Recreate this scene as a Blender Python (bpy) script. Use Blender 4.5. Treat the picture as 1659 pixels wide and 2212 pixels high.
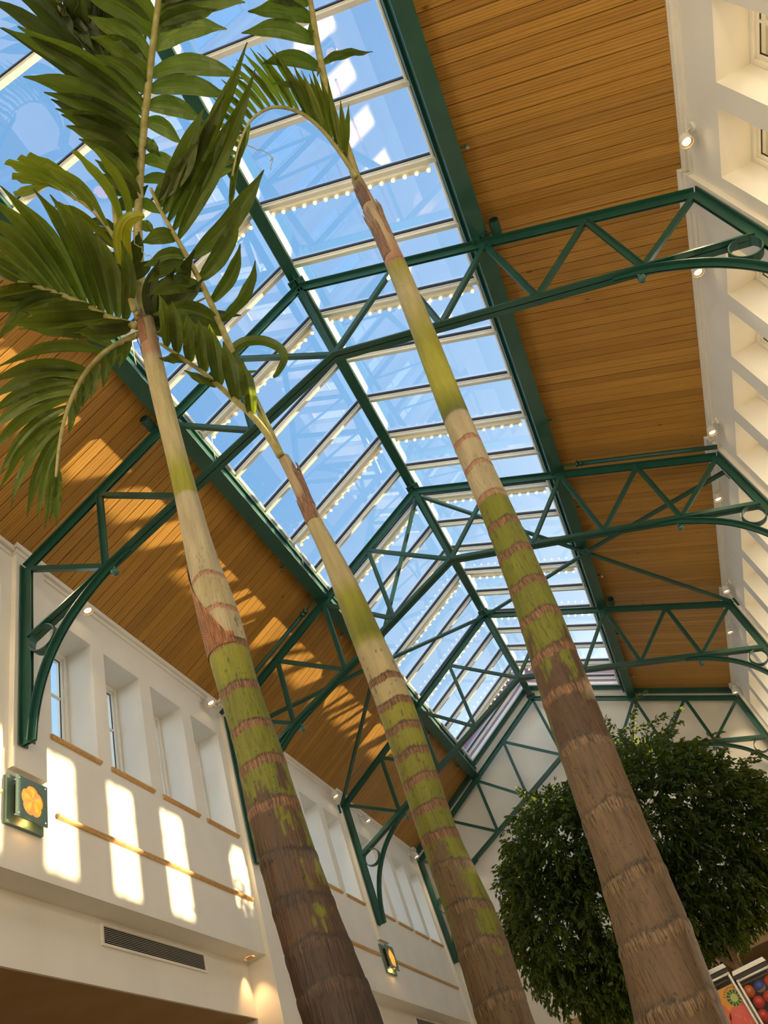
import bpy, bmesh, math, random
from mathutils import Vector, Matrix, noise
import numpy as np
D = bpy.data
C = bpy.context.scene.collection
scene = bpy.context.scene
for o in list(D.objects):
    D.objects.remove(o)

# ------------------------------------------------------------------ camera
cam_data = D.cameras.new('camera')
cam = D.objects.new('camera', cam_data)
C.objects.link(cam)
CAM = Vector((0.2159, 0.0, 1.5))
yaw, pitch, roll = -0.0840225, 0.7515482, -0.4439709
cy, sy, cp, sp, cr, sr = math.cos(yaw), math.sin(yaw), math.cos(pitch), math.sin(pitch), math.cos(roll), math.sin(roll)
Fv = Vector((sy*cp, cy*cp, sp)); R0 = Vector((cy, -sy, 0)); U0 = R0.cross(Fv)
Rv = R0*cr+U0*sr; Uv = -R0*sr+U0*cr
cam.matrix_world = Matrix(((Rv.x, Uv.x, -Fv.x, CAM.x), (Rv.y, Uv.y, -Fv.y, CAM.y), (Rv.z, Uv.z, -Fv.z, CAM.z), (0, 0, 0, 1)))
cam_data.sensor_fit = 'HORIZONTAL'; cam_data.sensor_width = 36.0
cam_data.lens = 1663.235*36.0/1659.0
cam_data.clip_end = 500
scene.camera = cam

# ------------------------------------------------------------------ light and exposure
scene.view_settings.view_transform = 'Standard'
scene.view_settings.look = 'None'
scene.view_settings.gamma = 1.0
scene.view_settings.use_curve_mapping = False
scene.view_settings.exposure = 0.17

SUN_TO = Vector((1.0, 0.64, 0.167)).normalized()      # direction towards the low sun
sun_d = D.lights.new('sun', 'SUN'); sun_d.energy = 21.0; sun_d.color = (1.0, 0.76, 0.45); sun_d.angle = math.radians(0.7)
sun = D.objects.new('sun', sun_d); C.objects.link(sun)
sun.rotation_euler = (-SUN_TO).to_track_quat('-Z', 'Y').to_euler()

world = D.worlds.new('sky'); scene.world = world; world.use_nodes = True
wn = world.node_tree; wn.nodes.clear()
wo = wn.nodes.new('ShaderNodeOutputWorld'); bg = wn.nodes.new('ShaderNodeBackground')
tc = wn.nodes.new('ShaderNodeTexCoord'); sx = wn.nodes.new('ShaderNodeSeparateXYZ')
rampn = wn.nodes.new('ShaderNodeValToRGB')
wn.links.new(tc.outputs['Generated'], sx.inputs[0]); wn.links.new(sx.outputs['Z'], rampn.inputs[0])
els = rampn.color_ramp.elements
els[0].position = 0.0; els[0].color = (2.0, 2.35, 2.9, 1)
els[1].position = 1.0; els[1].color = (0.18, 0.40, 0.72, 1)
e = els.new(0.22); e.color = (1.5, 1.8, 2.25, 1)
e = els.new(0.50); e.color = (0.36, 0.58, 0.83, 1)
e = els.new(0.75); e.color = (0.225, 0.46, 0.77, 1)
# the sky brightens towards the low sun
dt = wn.nodes.new('ShaderNodeVectorMath'); dt.operation = 'DOT_PRODUCT'; dt.inputs[1].default_value = SUN_TO
wn.links.new(tc.outputs['Generated'], dt.inputs[0])
mxz = wn.nodes.new('ShaderNodeMath'); mxz.operation = 'MAXIMUM'; mxz.inputs[1].default_value = 0.0; wn.links.new(dt.outputs['Value'], mxz.inputs[0])
pw_ = wn.nodes.new('ShaderNodeMath'); pw_.operation = 'POWER'; pw_.inputs[1].default_value = 5.0; wn.links.new(mxz.outputs[0], pw_.inputs[0])
gm = wn.nodes.new('ShaderNodeVectorMath'); gm.operation = 'SCALE'; gm.inputs[0].default_value = (2.6, 2.2, 1.6); wn.links.new(pw_.outputs[0], gm.inputs['Scale'])
ga = wn.nodes.new('ShaderNodeVectorMath'); ga.operation = 'ADD'; wn.links.new(rampn.outputs[0], ga.inputs[0]); wn.links.new(gm.outputs[0], ga.inputs[1])
wn.links.new(ga.outputs[0], bg.inputs[0]); bg.inputs[1].default_value = 1.3
wn.links.new(bg.outputs[0], wo.inputs[0])

# ------------------------------------------------------------------ node helpers and materials
def newmat(name):
    m = D.materials.new(name); m.use_nodes = True
    nt = m.node_tree; nt.nodes.clear()
    out = nt.nodes.new('ShaderNodeOutputMaterial')
    return m, nt, out
def N(nt, kind, **kw):
    n = nt.nodes.new('ShaderNode'+kind)
    for k, v in kw.items():
        if k.startswith('in_'):
            key = k[3:]; n.inputs[int(key) if key.isdigit() else key.replace('_', ' ')].default_value = v
        else: setattr(n, k, v)
    return n
def ramp(nt, stops):
    r = nt.nodes.new('ShaderNodeValToRGB'); el = r.color_ramp.elements
    el[0].position, el[0].color = stops[0][0], (*stops[0][1], 1)
    el[1].position, el[1].color = stops[-1][0], (*stops[-1][1], 1)
    for p, c in stops[1:-1]:
        x = el.new(p); x.color = (*c, 1)
    return r
def noisy(name, c1, c2, scale=4, rough=0.5, metal=0.0, bump=0.0, bscale=60, spec=0.5, detail=3, emit=None):
    m, nt, out = newmat(name)
    b = N(nt, 'BsdfPrincipled'); tcn = N(nt, 'TexCoord')
    n = N(nt, 'TexNoise', in_Scale=scale, in_Detail=detail); nt.links.new(tcn.outputs['Object'], n.inputs['Vector'])
    r = ramp(nt, [(0.35, c1), (0.65, c2)])
    nt.links.new(n.outputs['Fac'], r.inputs[0]); nt.links.new(r.outputs[0], b.inputs['Base Color'])
    b.inputs['Roughness'].default_value = rough; b.inputs['Metallic'].default_value = metal
    b.inputs['Specular IOR Level'].default_value = spec
    if bump:
        n2 = N(nt, 'TexNoise', in_Scale=bscale, in_Detail=4); nt.links.new(tcn.outputs['Object'], n2.inputs['Vector'])
        bp = N(nt, 'Bump', in_Strength=bump, in_Distance=0.01)
        nt.links.new(n2.outputs['Fac'], bp.inputs['Height']); nt.links.new(bp.outputs[0], b.inputs['Normal'])
    nt.links.new(b.outputs[0], out.inputs[0])
    return m
def emitter(name, col, strength):
    m, nt, out = newmat(name)
    e = N(nt, 'Emission'); e.inputs[0].default_value = (*col, 1); e.inputs[1].default_value = strength
    nt.links.new(e.outputs[0], out.inputs[0]); return m

M = {}
M['plaster'] = noisy('cream_plaster', (0.79, 0.745, 0.64), (0.83, 0.785, 0.68), 1.5, 0.75, bump=0.05, bscale=90, spec=0.2)
M['trimwhite'] = noisy('trim_paint', (0.82, 0.78, 0.68), (0.86, 0.82, 0.72), 2, 0.45, spec=0.35)
M['green'] = noisy('green_paint', (0.012, 0.070, 0.048), (0.016, 0.082, 0.057), 3, 0.36, spec=0.5, bump=0.02)
M['ball'] = noisy('ball_enamel', (0.035, 0.105, 0.080), (0.045, 0.125, 0.095), 3, 0.18)
M['pale_green'] = noisy('sconce_green', (0.11, 0.19, 0.145), (0.125, 0.21, 0.16), 5, 0.45)
M['bar'] = noisy('cream_aluminium', (0.72, 0.69, 0.57), (0.76, 0.73, 0.61), 3, 0.4)
M['gasket'] = noisy('black_gasket', (0.006, 0.006, 0.010), (0.010, 0.008, 0.012), 3, 0.6)
M['mauve'] = noisy('mauve_roof_metal', (0.20, 0.085, 0.12), (0.25, 0.11, 0.15), 2, 0.5)
M['tan'] = noisy('tan_paint', (0.40, 0.27, 0.12), (0.44, 0.30, 0.14), 2, 0.7, spec=0.2)
M['outdoor'] = noisy('pale_paving', (0.42, 0.44, 0.47), (0.50, 0.52, 0.55), 2, 0.8)
M['floor'] = noisy('stone_tile', (0.30, 0.25, 0.18), (0.36, 0.30, 0.22), 3, 0.35)
M['oak'] = noisy('honey_oak', (0.52, 0.29, 0.09), (0.62, 0.37, 0.14), 30, 0.35, bump=0.03)
M['chrome'] = noisy('chrome', (0.75, 0.74, 0.72), (0.82, 0.81, 0.8), 3, 0.12, metal=1.0)
M['black'] = noisy('black_plastic', (0.012, 0.012, 0.012), (0.02, 0.018, 0.016), 3, 0.4)
M['dark'] = noisy('dark_opening', (0.01, 0.012, 0.01), (0.015, 0.015, 0.012), 3, 0.7)
M['white_metal'] = noisy('white_enamel', (0.78, 0.75, 0.67), (0.82, 0.79, 0.71), 3, 0.3)
M['stem'] = noisy('palm_stem', (0.30, 0.27, 0.08), (0.42, 0.38, 0.16), 14, 0.5, bump=0.1, bscale=150)
M['soil'] = noisy('planter_soil', (0.05, 0.03, 0.015), (0.09, 0.055, 0.03), 30, 0.9, bump=0.3)
M['planter'] = noisy('planter_wood', (0.28, 0.14, 0.05), (0.35, 0.19, 0.08), 6, 0.5)
M['twig'] = noisy('ficus_bark', (0.16, 0.10, 0.05), (0.24, 0.15, 0.08), 20, 0.8, bump=0.2)
M['bulb'] = emitter('warm_bulb', (1.0, 0.80, 0.45), 1.7)
M['bulb_base'] = noisy('brass_socket', (0.55, 0.36, 0.12), (0.62, 0.42, 0.16), 8, 0.3, metal=0.6)
M['spot_lens'] = emitter('spot_lens', (1.0, 0.70, 0.34), 11.0)
M['spot_ring'] = noisy('spot_ribbed_trim', (0.45, 0.28, 0.12), (0.55, 0.36, 0.17), 60, 0.3, metal=0.5)
M['globe'] = emitter('added_fill_globe', (1.0, 0.78, 0.5), 6.0)  # glow of the fill lamps added to the hall

# timber boards: every board has its own tone (colour attribute), the grain runs down the slope
m, nt, out = newmat('pine_boards')
b = N(nt, 'BsdfPrincipled', in_Roughness=0.42); tcn = N(nt, 'TexCoord'); at = N(nt, 'VertexColor', layer_name='tone')
mp = N(nt, 'Mapping'); mp.inputs['Scale'].default_value = (0.8, 17, 0.8)
sep = N(nt, 'SeparateColor'); comb = N(nt, 'CombineXYZ'); mul = N(nt, 'VectorMath', operation='SCALE'); mul.inputs['Scale'].default_value = 37.0
add = N(nt, 'VectorMath', operation='ADD')
nt.links.new(at.outputs[0], mul.inputs[0]); nt.links.new(tcn.outputs['Object'], mp.inputs[0])
nt.links.new(mp.outputs[0], add.inputs[0]); nt.links.new(mul.outputs[0], add.inputs[1])
n1 = N(nt, 'TexNoise', in_Scale=1.6, in_Detail=3, in_Distortion=1.1); nt.links.new(add.outputs[0], n1.inputs['Vector'])
wv = N(nt, 'TexWave', in_Scale=0.9, in_Distortion=7.0, in_Detail=2); wv.inputs['Detail Scale'].default_value = 0.7; wv.bands_direction = 'Y'
mp2 = N(nt, 'Mapping'); mp2.inputs['Scale'].default_value = (0.5, 9, 0.5)
nt.links.new(tcn.outputs['Object'], mp2.inputs[0]); add2 = N(nt, 'VectorMath', operation='ADD')
nt.links.new(mp2.outputs[0], add2.inputs[0]); nt.links.new(mul.outputs[0], add2.inputs[1]); nt.links.new(add2.outputs[0], wv.inputs['Vector'])
r1 = ramp(nt, [(0.3, (0.395, 0.200, 0.036)), (0.5, (0.435, 0.228, 0.043)), (0.72, (0.475, 0.255, 0.052))]); nt.links.new(n1.outputs['Fac'], r1.inputs[0])
r2 = ramp(nt, [(0.0, (0.70, 0.64, 0.58)), (0.40, (1, 1, 1)), (1.0, (1.03, 1.03, 1.02))]); nt.links.new(wv.outputs['Fac'], r2.inputs[0])
mx = N(nt, 'Mix', data_type='RGBA', blend_type='MULTIPLY'); mx.inputs[0].default_value = 0.9
nt.links.new(r1.outputs[0], mx.inputs[6]); nt.links.new(r2.outputs[0], mx.inputs[7])
nt.links.new(at.outputs[0], sep.inputs[0])
r3 = ramp(nt, [(0.0, (0.84, 0.81, 0.77)), (1.0, (1.1, 1.1, 1.08))]); nt.links.new(sep.outputs[0], r3.inputs[0])
mx2 = N(nt, 'Mix', data_type='RGBA', blend_type='MULTIPLY'); mx2.inputs[0].default_value = 1.0
nt.links.new(mx.outputs[2], mx2.inputs[6]); nt.links.new(r3.outputs[0], mx2.inputs[7])
vor = N(nt, 'TexVoronoi', in_Scale=1.0); mp3 = N(nt, 'Mapping'); mp3.inputs['Scale'].default_value = (1.3, 2.6, 1.3)
nt.links.new(tcn.outputs['Object'], mp3.inputs[0]); nt.links.new(mp3.outputs[0], vor.inputs['Vector'])
r4 = ramp(nt, [(0.0, (0.30, 0.18, 0.12)), (0.045, (0.55, 0.4, 0.3)), (0.07, (1, 1, 1))]); nt.links.new(vor.outputs['Distance'], r4.inputs[0])
mx3 = N(nt, 'Mix', data_type='RGBA', blend_type='MULTIPLY'); mx3.inputs[0].default_value = 0.8
nt.links.new(mx2.outputs[2], mx3.inputs[6]); nt.links.new(r4.outputs[0], mx3.inputs[7])
nt.links.new(mx3.outputs[2], b.inputs['Base Color']); nt.links.new(b.outputs[0], out.inputs[0]); M['boards'] = m

# clear glass: lets light and shadow rays through, mirrors the hall at grazing angles
def glass(name, tint, refl, base=0.04):
    m, nt, out = newmat(name)
    tr = N(nt, 'BsdfTransparent'); tr.inputs[0].default_value = (*tint, 1)
    gl = N(nt, 'BsdfGlossy', in_Roughness=0.0); gl.inputs[0].default_value = (*refl, 1)
    fr = N(nt, 'LayerWeight', in_Blend=0.5); pw = N(nt, 'Math', operation='POWER'); pw.inputs[1].default_value = 4.5
    mth = N(nt, 'Math', operation='MULTIPLY_ADD', use_clamp=True); mth.inputs[1].default_value = 0.8; mth.inputs[2].default_value = base
    nt.links.new(fr.outputs['Facing'], pw.inputs[0]); nt.links.new(pw.outputs[0], mth.inputs[0])
    mxs = N(nt, 'MixShader'); nt.links.new(mth.outputs[0], mxs.inputs[0])
    nt.links.new(tr.outputs[0], mxs.inputs[1]); nt.links.new(gl.outputs[0], mxs.inputs[2]); nt.links.new(mxs.outputs[0], out.inputs[0])
    return m
M['glass'] = glass('skylight_glass', (0.95, 0.98, 1.0), (0.95, 0.88, 0.95), 0.16)
M['wglass'] = glass('window_glass', (0.96, 0.98, 0.98), (0.9, 0.9, 0.9))
M['cglass'] = glass('cabinet_glass', (0.93, 0.93, 0.93), (0.9, 0.9, 0.9), 0.02)

# palm trunk: colours by zone come from the colour attribute, fine fibre streaks and flecks on top
m, nt, out = newmat('palm_bark')
b = N(nt, 'BsdfPrincipled', in_Roughness=0.55); tcn = N(nt, 'TexCoord'); at = N(nt, 'VertexColor', layer_name='tone')
mp = N(nt, 'Mapping'); mp.inputs['Scale'].default_value = (85, 85, 5); nt.links.new(tcn.outputs['Object'], mp.inputs[0])
n1 = N(nt, 'TexNoise', in_Scale=1.0, in_Detail=4); nt.links.new(mp.outputs[0], n1.inputs['Vector'])
r1 = ramp(nt, [(0.28, (0.42, 0.38, 0.33)), (0.42, (0.85, 0.83, 0.8)), (0.55, (1, 1, 1)), (0.75, (1.22, 1.18, 1.05))]); nt.links.new(n1.outputs['Fac'], r1.inputs[0])
mx = N(nt, 'Mix', data_type='RGBA', blend_type='MULTIPLY'); mx.inputs[0].default_value = 0.75
nt.links.new(at.outputs[0], mx.inputs[6]); nt.links.new(r1.outputs[0], mx.inputs[7])
n2 = N(nt, 'TexNoise', in_Scale=45.0, in_Detail=5); nt.links.new(tcn.outputs['Object'], n2.inputs['Vector'])
r2 = ramp(nt, [(0.30, (0.35, 0.25, 0.18)), (0.40, (1, 1, 1))]); nt.links.new(n2.outputs['Fac'], r2.inputs[0])
# mask attribute: R = leaf-scar ring, G = age of the bark
am = N(nt, 'VertexColor', layer_name='mask'); sm_ = N(nt, 'SeparateColor'); nt.links.new(am.outputs[0], sm_.inputs[0])
mx2 = N(nt, 'Mix', data_type='RGBA', blend_type='MULTIPLY'); nt.links.new(sm_.outputs[1], mx2.inputs[0]); nt.links.new(sm_.outputs[1], mx.inputs[0])
nt.links.new(mx.outputs[2], mx2.inputs[6]); nt.links.new(r2.outputs[0], mx2.inputs[7])
mpf = N(nt, 'Mapping'); mpf.inputs['Scale'].default_value = (150, 150, 9); nt.links.new(tcn.outputs['Object'], mpf.inputs[0])
nf = N(nt, 'TexNoise', in_Scale=1.0, in_Detail=2); nt.links.new(mpf.outputs[0], nf.inputs['Vector'])
rf_ = ramp(nt, [(0.38, (0.38, 0.32, 0.28)), (0.5, (1, 1, 1)), (0.66, (1.5, 1.45, 1.35))]); nt.links.new(nf.outputs['Fac'], rf_.inputs[0])
mx4 = N(nt, 'Mix', data_type='RGBA', blend_type='MULTIPLY'); nt.links.new(sm_.outputs[0], mx4.inputs[0])
nt.links.new(mx2.outputs[2], mx4.inputs[6]); nt.links.new(rf_.outputs[0], mx4.inputs[7])
nt.links.new(mx4.outputs[2], b.inputs['Base Color'])
bp = N(nt, 'Bump', in_Strength=0.8, in_Distance=0.012); nt.links.new(n1.outputs['Fac'], bp.inputs['Height']); nt.links.new(bp.outputs[0], b.inputs['Normal'])
nt.links.new(b.outputs[0], out.inputs[0]); M['bark'] = m

# leaves: diffuse plus transmitted light, ribs along the blade from the UV map
def leafmat(name, c1, c2, trans, tf=0.45, rough=0.38):
    m, nt, out = newmat(name)
    tcn = N(nt, 'TexCoord'); uv = N(nt, 'UVMap')
    n = N(nt, 'TexNoise', in_Scale=7.0, in_Detail=3); nt.links.new(tcn.outputs['Object'], n.inputs['Vector'])
    r = ramp(nt, [(0.35, c1), (0.7, c2)]); nt.links.new(n.outputs['Fac'], r.inputs[0])
    mp = N(nt, 'Mapping'); mp.inputs['Scale'].default_value = (22, 0.6, 1); nt.links.new(uv.outputs[0], mp.inputs[0])
    st = N(nt, 'TexNoise', in_Scale=1.0, in_Detail=2); nt.links.new(mp.outputs[0], st.inputs['Vector'])
    rs = ramp(nt, [(0.35, (0.68, 0.72, 0.66)), (0.65, (1.2, 1.16, 1.1))]); nt.links.new(st.outputs['Fac'], rs.inputs[0])
    mx = N(nt, 'Mix', data_type='RGBA', blend_type='MULTIPLY'); mx.inputs[0].default_value = 0.9
    nt.links.new(r.outputs[0], mx.inputs[6]); nt.links.new(rs.outputs[0], mx.inputs[7])
    at_ = N(nt, 'VertexColor', layer_name='tone'); mt0 = N(nt, 'Mix', data_type='RGBA', blend_type='MULTIPLY'); mt0.inputs[0].default_value = 1.0
    nt.links.new(mx.outputs[2], mt0.inputs[6]); nt.links.new(at_.outputs[0], mt0.inputs[7])
    b = N(nt, 'BsdfPrincipled', in_Roughness=rough); nt.links.new(mt0.outputs[2], b.inputs['Base Color'])
    bp = N(nt, 'Bump', in_Strength=0.35, in_Distance=0.004); nt.links.new(st.outputs['Fac'], bp.inputs['Height']); nt.links.new(bp.outputs[0], b.inputs['Normal'])
    t = N(nt, 'BsdfTranslucent'); mt = N(nt, 'Mix', data_type='RGBA', blend_type='MULTIPLY'); mt.inputs[0].default_value = 1
    nt.links.new(rs.outputs[0], mt.inputs[6]); mt.inputs[7].default_value = (*trans, 1); nt.links.new(mt.outputs[2], t.inputs[0])
    ms = N(nt, 'MixShader'); ms.inputs[0].default_value = tf
    nt.links.new(b.outputs[0], ms.inputs[1]); nt.links.new(t.outputs[0], ms.inputs[2]); nt.links.new(ms.outputs[0], out.inputs[0])
    return m
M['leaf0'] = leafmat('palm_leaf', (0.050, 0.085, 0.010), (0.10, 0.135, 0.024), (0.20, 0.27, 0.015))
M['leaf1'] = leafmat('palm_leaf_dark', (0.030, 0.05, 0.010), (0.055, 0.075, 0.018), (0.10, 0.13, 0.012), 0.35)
M['leaf2'] = leafmat('palm_leaf_young', (0.11, 0.16, 0.018), (0.16, 0.21, 0.03), (0.34, 0.42, 0.02), 0.5)
M['leaf3'] = leafmat('palm_leaf_yellow', (0.34, 0.34, 0.02), (0.42, 0.38, 0.03), (0.55, 0.52, 0.02), 0.5)
M['ficus'] = leafmat('ficus_leaf', (0.014, 0.036, 0.006), (0.040, 0.075, 0.012), (0.26, 0.34, 0.02), 0.36, 0.26)

# ------------------------------------------------------------------ mesh helpers
def wmat(o):
    b_ = Matrix.LocRotScale(o.location, o.rotation_euler, o.scale)
    return b_ if o.parent is None else wmat(o.parent) @ o.matrix_parent_inverse @ b_
class MB:
    def __init__(self): self.v = []; self.f = []; self.mi = []; self.col = []; self.uv = []
    def add(self, vs, fs, mi=0, col=None, uvs=None):
        o = len(self.v); self.v += [tuple(p) for p in vs]
        for i, f in enumerate(fs):
            self.f.append([o+k for k in f]); self.mi.append(mi); self.col.append(col); self.uv.append(uvs[i] if uvs else None)
        return self
    def box(self, a, b, mi=0, col=None):
        (x0, y0, z0), (x1, y1, z1) = a, b
        if x0 > x1: x0, x1 = x1, x0
        if y0 > y1: y0, y1 = y1, y0
        if z0 > z1: z0, z1 = z1, z0
        vs = [(x0,y0,z0),(x1,y0,z0),(x1,y1,z0),(x0,y1,z0),(x0,y0,z1),(x1,y0,z1),(x1,y1,z1),(x0,y1,z1)]
        return self.add(vs, [(0,3,2,1),(4,5,6,7),(0,1,5,4),(1,2,6,5),(2,3,7,6),(3,0,4,7)], mi, col)
    def prism(self, poly, axis, a, b, mi=0):
        # polygon in the plane normal to axis, extruded from a to b
        def P(p, t): return (t, p[0], p[1]) if axis == 'x' else ((p[0], t, p[1]) if axis == 'y' else (p[0], p[1], t))
        n = len(poly); vs = [P(p, a) for p in poly]+[P(p, b) for p in poly]
        area = sum(poly[i][0]*poly[(i+1) % n][1]-poly[(i+1) % n][0]*poly[i][1] for i in range(n))
        fs = [tuple(range(n)), tuple(range(2*n-1, n-1, -1))]+[(i, i+n, (i+1) % n+n, (i+1) % n) for i in range(n)]
        return self.add(vs, fs, mi)
    def bar(self, p, q, w, h, up=(0, 1, 0), off=(0, 0), mi=0):
        # rectangular bar p->q; w along 'up', h across; off shifts the centre (along up, across)
        p, q = Vector(p), Vector(q); d = (q-p).normalized(); u = Vector(up); u = (u-d*u.dot(d)).normalized(); s = d.cross(u)
        p = p+u*off[0]+s*off[1]; q = q+u*off[0]+s*off[1]
        vs = []
        for c in (p, q):
            for a, bb in ((-1,-1),(1,-1),(1,1),(-1,1)): vs.append(c+u*(a*w/2)+s*(bb*h/2))
        return self.add(vs, [(0,1,2,3),(7,6,5,4),(0,4,5,1),(1,5,6,2),(2,6,7,3),(3,7,4,0)], mi)
    def tube(self, pts, r, n=10, mi=0, caps=True, flat=1.0, ref=None):
        pts = [Vector(p) for p in pts]; rs = r if hasattr(r, '__len__') else [r]*len(pts)
        ref = Vector(ref) if ref else Vector((0.31, 0.2, 0.93)); vs = []; m_ = len(pts)
        prev = None
        for i, p in enumerate(pts):
            d = (pts[min(i+1, m_-1)]-pts[max(i-1, 0)]).normalized()
            u = (ref if prev is None else prev); u = (u-d*u.dot(d))
            if u.length < 1e-4: u = Vector((1, 0, 0)) - d*d.x
            u.normalize(); prev = u; s = d.cross(u)
            for k in range(n):
                a = 2*math.pi*k/n; vs.append(p+u*math.cos(a)*rs[i]+s*math.sin(a)*rs[i]*flat)
        fs = [(i*n+k, i*n+(k+1) % n, (i+1)*n+(k+1) % n, (i+1)*n+k) for i in range(m_-1) for k in range(n)]
        if caps: fs += [tuple(range(n-1, -1, -1)), tuple((m_-1)*n+k for k in range(n))]
        return self.add(vs, fs, mi)
    def lathe(self, prof, base=(0, 0, 0), axis=(0, 0, 1), n=24, mi=0):
        # prof = [(radius, distance along the axis)]
        base = Vector(base); ax = Vector(axis).normalized(); u = ax.orthogonal().normalized(); s = ax.cross(u)
        vs = [base+ax*h+(u*math.cos(2*math.pi*k/n)+s*math.sin(2*math.pi*k/n))*max(r, 1e-5) for r, h in prof for k in range(n)]
        fs = [(i*n+k, i*n+(k+1) % n, (i+1)*n+(k+1) % n, (i+1)*n+k) for i in range(len(prof)-1) for k in range(n)]
        return self.add(vs, fs, mi)
    def sphere(self, c, r, n=16, mi=0, sz=1.0):
        prof = [(r*math.sin(math.pi*i/(n//2)), -r*sz*math.cos(math.pi*i/(n//2))) for i in range(n//2+1)]
        return self.lathe(prof, c, (0, 0, 1), n, mi)
    def build(self, name, mats, parent=None, smooth=False, bevel=0, loc=None, **props):
        me = D.meshes.new(name)
        vs = self.v
        if loc is not None: L = Vector(loc); vs = [tuple(Vector(p)-L) for p in vs]
        me.from_pydata(vs, [], self.f)
        for m_ in (mats if isinstance(mats, (list, tuple)) else [mats]): me.materials.append(M[m_] if isinstance(m_, str) else m_)
        me.polygons.foreach_set('material_index', self.mi)
        if any(c is not None for c in self.col):
            at_ = me.color_attributes.new('tone', 'FLOAT_COLOR', 'CORNER'); buf = []
            for f, c in zip(self.f, self.col):
                if c is None: c = (1, 1, 1)
                if isinstance(c[0], (tuple, list)):
                    for cc in c: buf += [*cc, 1]
                else: buf += [*c, 1]*len(f)
            at_.data.foreach_set('color', buf)
        if getattr(self, 'mask', None):
            am_ = me.color_attributes.new('mask', 'FLOAT_COLOR', 'POINT'); am_.data.foreach_set('color', [q for mk in self.mask for q in (*mk, 0, 1)])
        if any(u is not None for u in self.uv):
            ul = me.uv_layers.new(name='UVMap'); buf = []
            for f, u in zip(self.f, self.uv):
                for k in range(len(f)): buf += list(u[k]) if u else [0, 0]
            ul.data.foreach_set('uv', buf)
        if smooth: me.polygons.foreach_set('use_smooth', [True]*len(me.polygons))
        me.update()
        o = D.objects.new(name, me); C.objects.link(o)
        if loc is not None: o.location = loc
        if parent is not None:
            o.parent = parent; o.matrix_parent_inverse = wmat(parent).inverted()
            if loc is not None: o.location = loc
        if bevel:
            bv = o.modifiers.new('bevel', 'BEVEL'); bv.width = bevel; bv.segments = 2; bv.limit_method = 'ANGLE'
        for k, v in props.items(): o[k] = v
        return o
def thing(name, label, cat, loc, group=None):
    o = D.objects.new(name, None); C.objects.link(o); o.location = loc; o['label'] = label; o['category'] = cat
    o.empty_display_size = 0.1
    if group: o['group'] = group
    return o
def tag(o, label, cat, group=None):
    o['label'] = label; o['category'] = cat
    if group: o['group'] = group
    return o
def struct(o): o['kind'] = 'structure'; return o
def copy_tree(o, parent=None):
    c = o.copy(); C.objects.link(c); c.parent = parent
    if parent is not None: c.matrix_parent_inverse = o.matrix_parent_inverse.copy()
    for ch in list(o.children): copy_tree(ch, c)
    return c

# ------------------------------------------------------------------ setting: dimensions of the hall
SL = 0.5552; ZR = 12.3791                    # roof slope and height of the truss chord line at the ridge
def roof(x, off=0.0): return ZR+off-SL*abs(x)
PITCH = 5.301; TY = [6.2469+PITCH*k for k in range(4)]           # truss positions
PY = [6.39+PITCH*k for k in range(-2, 4)]                        # pier centres
Y0, Y1 = -4.0, 22.45
XW, XF, XP = 5.15, 5.6, 5.08                                      # wall face, window plane, pier face
DECK = 0.42; GL = 0.62
rnd = random.Random(7)

fl = MB(); fl.box((-9.5, Y0, -0.1), (9.5, 27, 0)); struct(fl.build('floor', 'floor'))

# timber ceiling, board by board, open in the middle for the skylight
mb = MB(); bw = 0.1586
for s in (-1, 1):
    y = Y0; i = 0
    while y < Y1:
        tone = rnd.random()**1.0; col = (tone, rnd.random(), rnd.random())
        xa, xb = 2.71, 5.6; g = 0.0065; q = 0.032
        def P(x, yy, o): return (s*x, yy, roof(x, DECK+o))
        y2 = min(y+bw, Y1)
        vs = [P(xa, y, q), P(xa, y+g, 0), P(xa, y2-g, 0), P(xa, y2, q), P(xb, y, q), P(xb, y+g, 0), P(xb, y2-g, 0), P(xb, y2, q)]
        fs = [(0,1,5,4),(1,2,6,5),(2,3,7,6)] if s > 0 else [(4,5,1,0),(5,6,2,1),(6,7,3,2)]
        mb.add(vs, fs, 0, col)
        y += bw; i += 1
    mb.add([(s*2.72, Y0, roof(2.72, .55)), (s*5.86, Y0, roof(5.86, .55)), (s*5.86, Y1, roof(5.86, .55)), (s*2.72, Y1, roof(2.72, .55)),
            (s*2.72, Y0, roof(2.72, .75)), (s*5.86, Y0, roof(5.86, .75)), (s*5.86, Y1, roof(5.86, .75)), (s*2.72, Y1, roof(2.72, .75))],
           [(0,1,2,3),(7,6,5,4),(0,4,5,1),(1,5,6,2),(2,6,7,3),(3,7,4,0)], 1)
struct(mb.build('ceiling', ['boards', 'trimwhite']))

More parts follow.
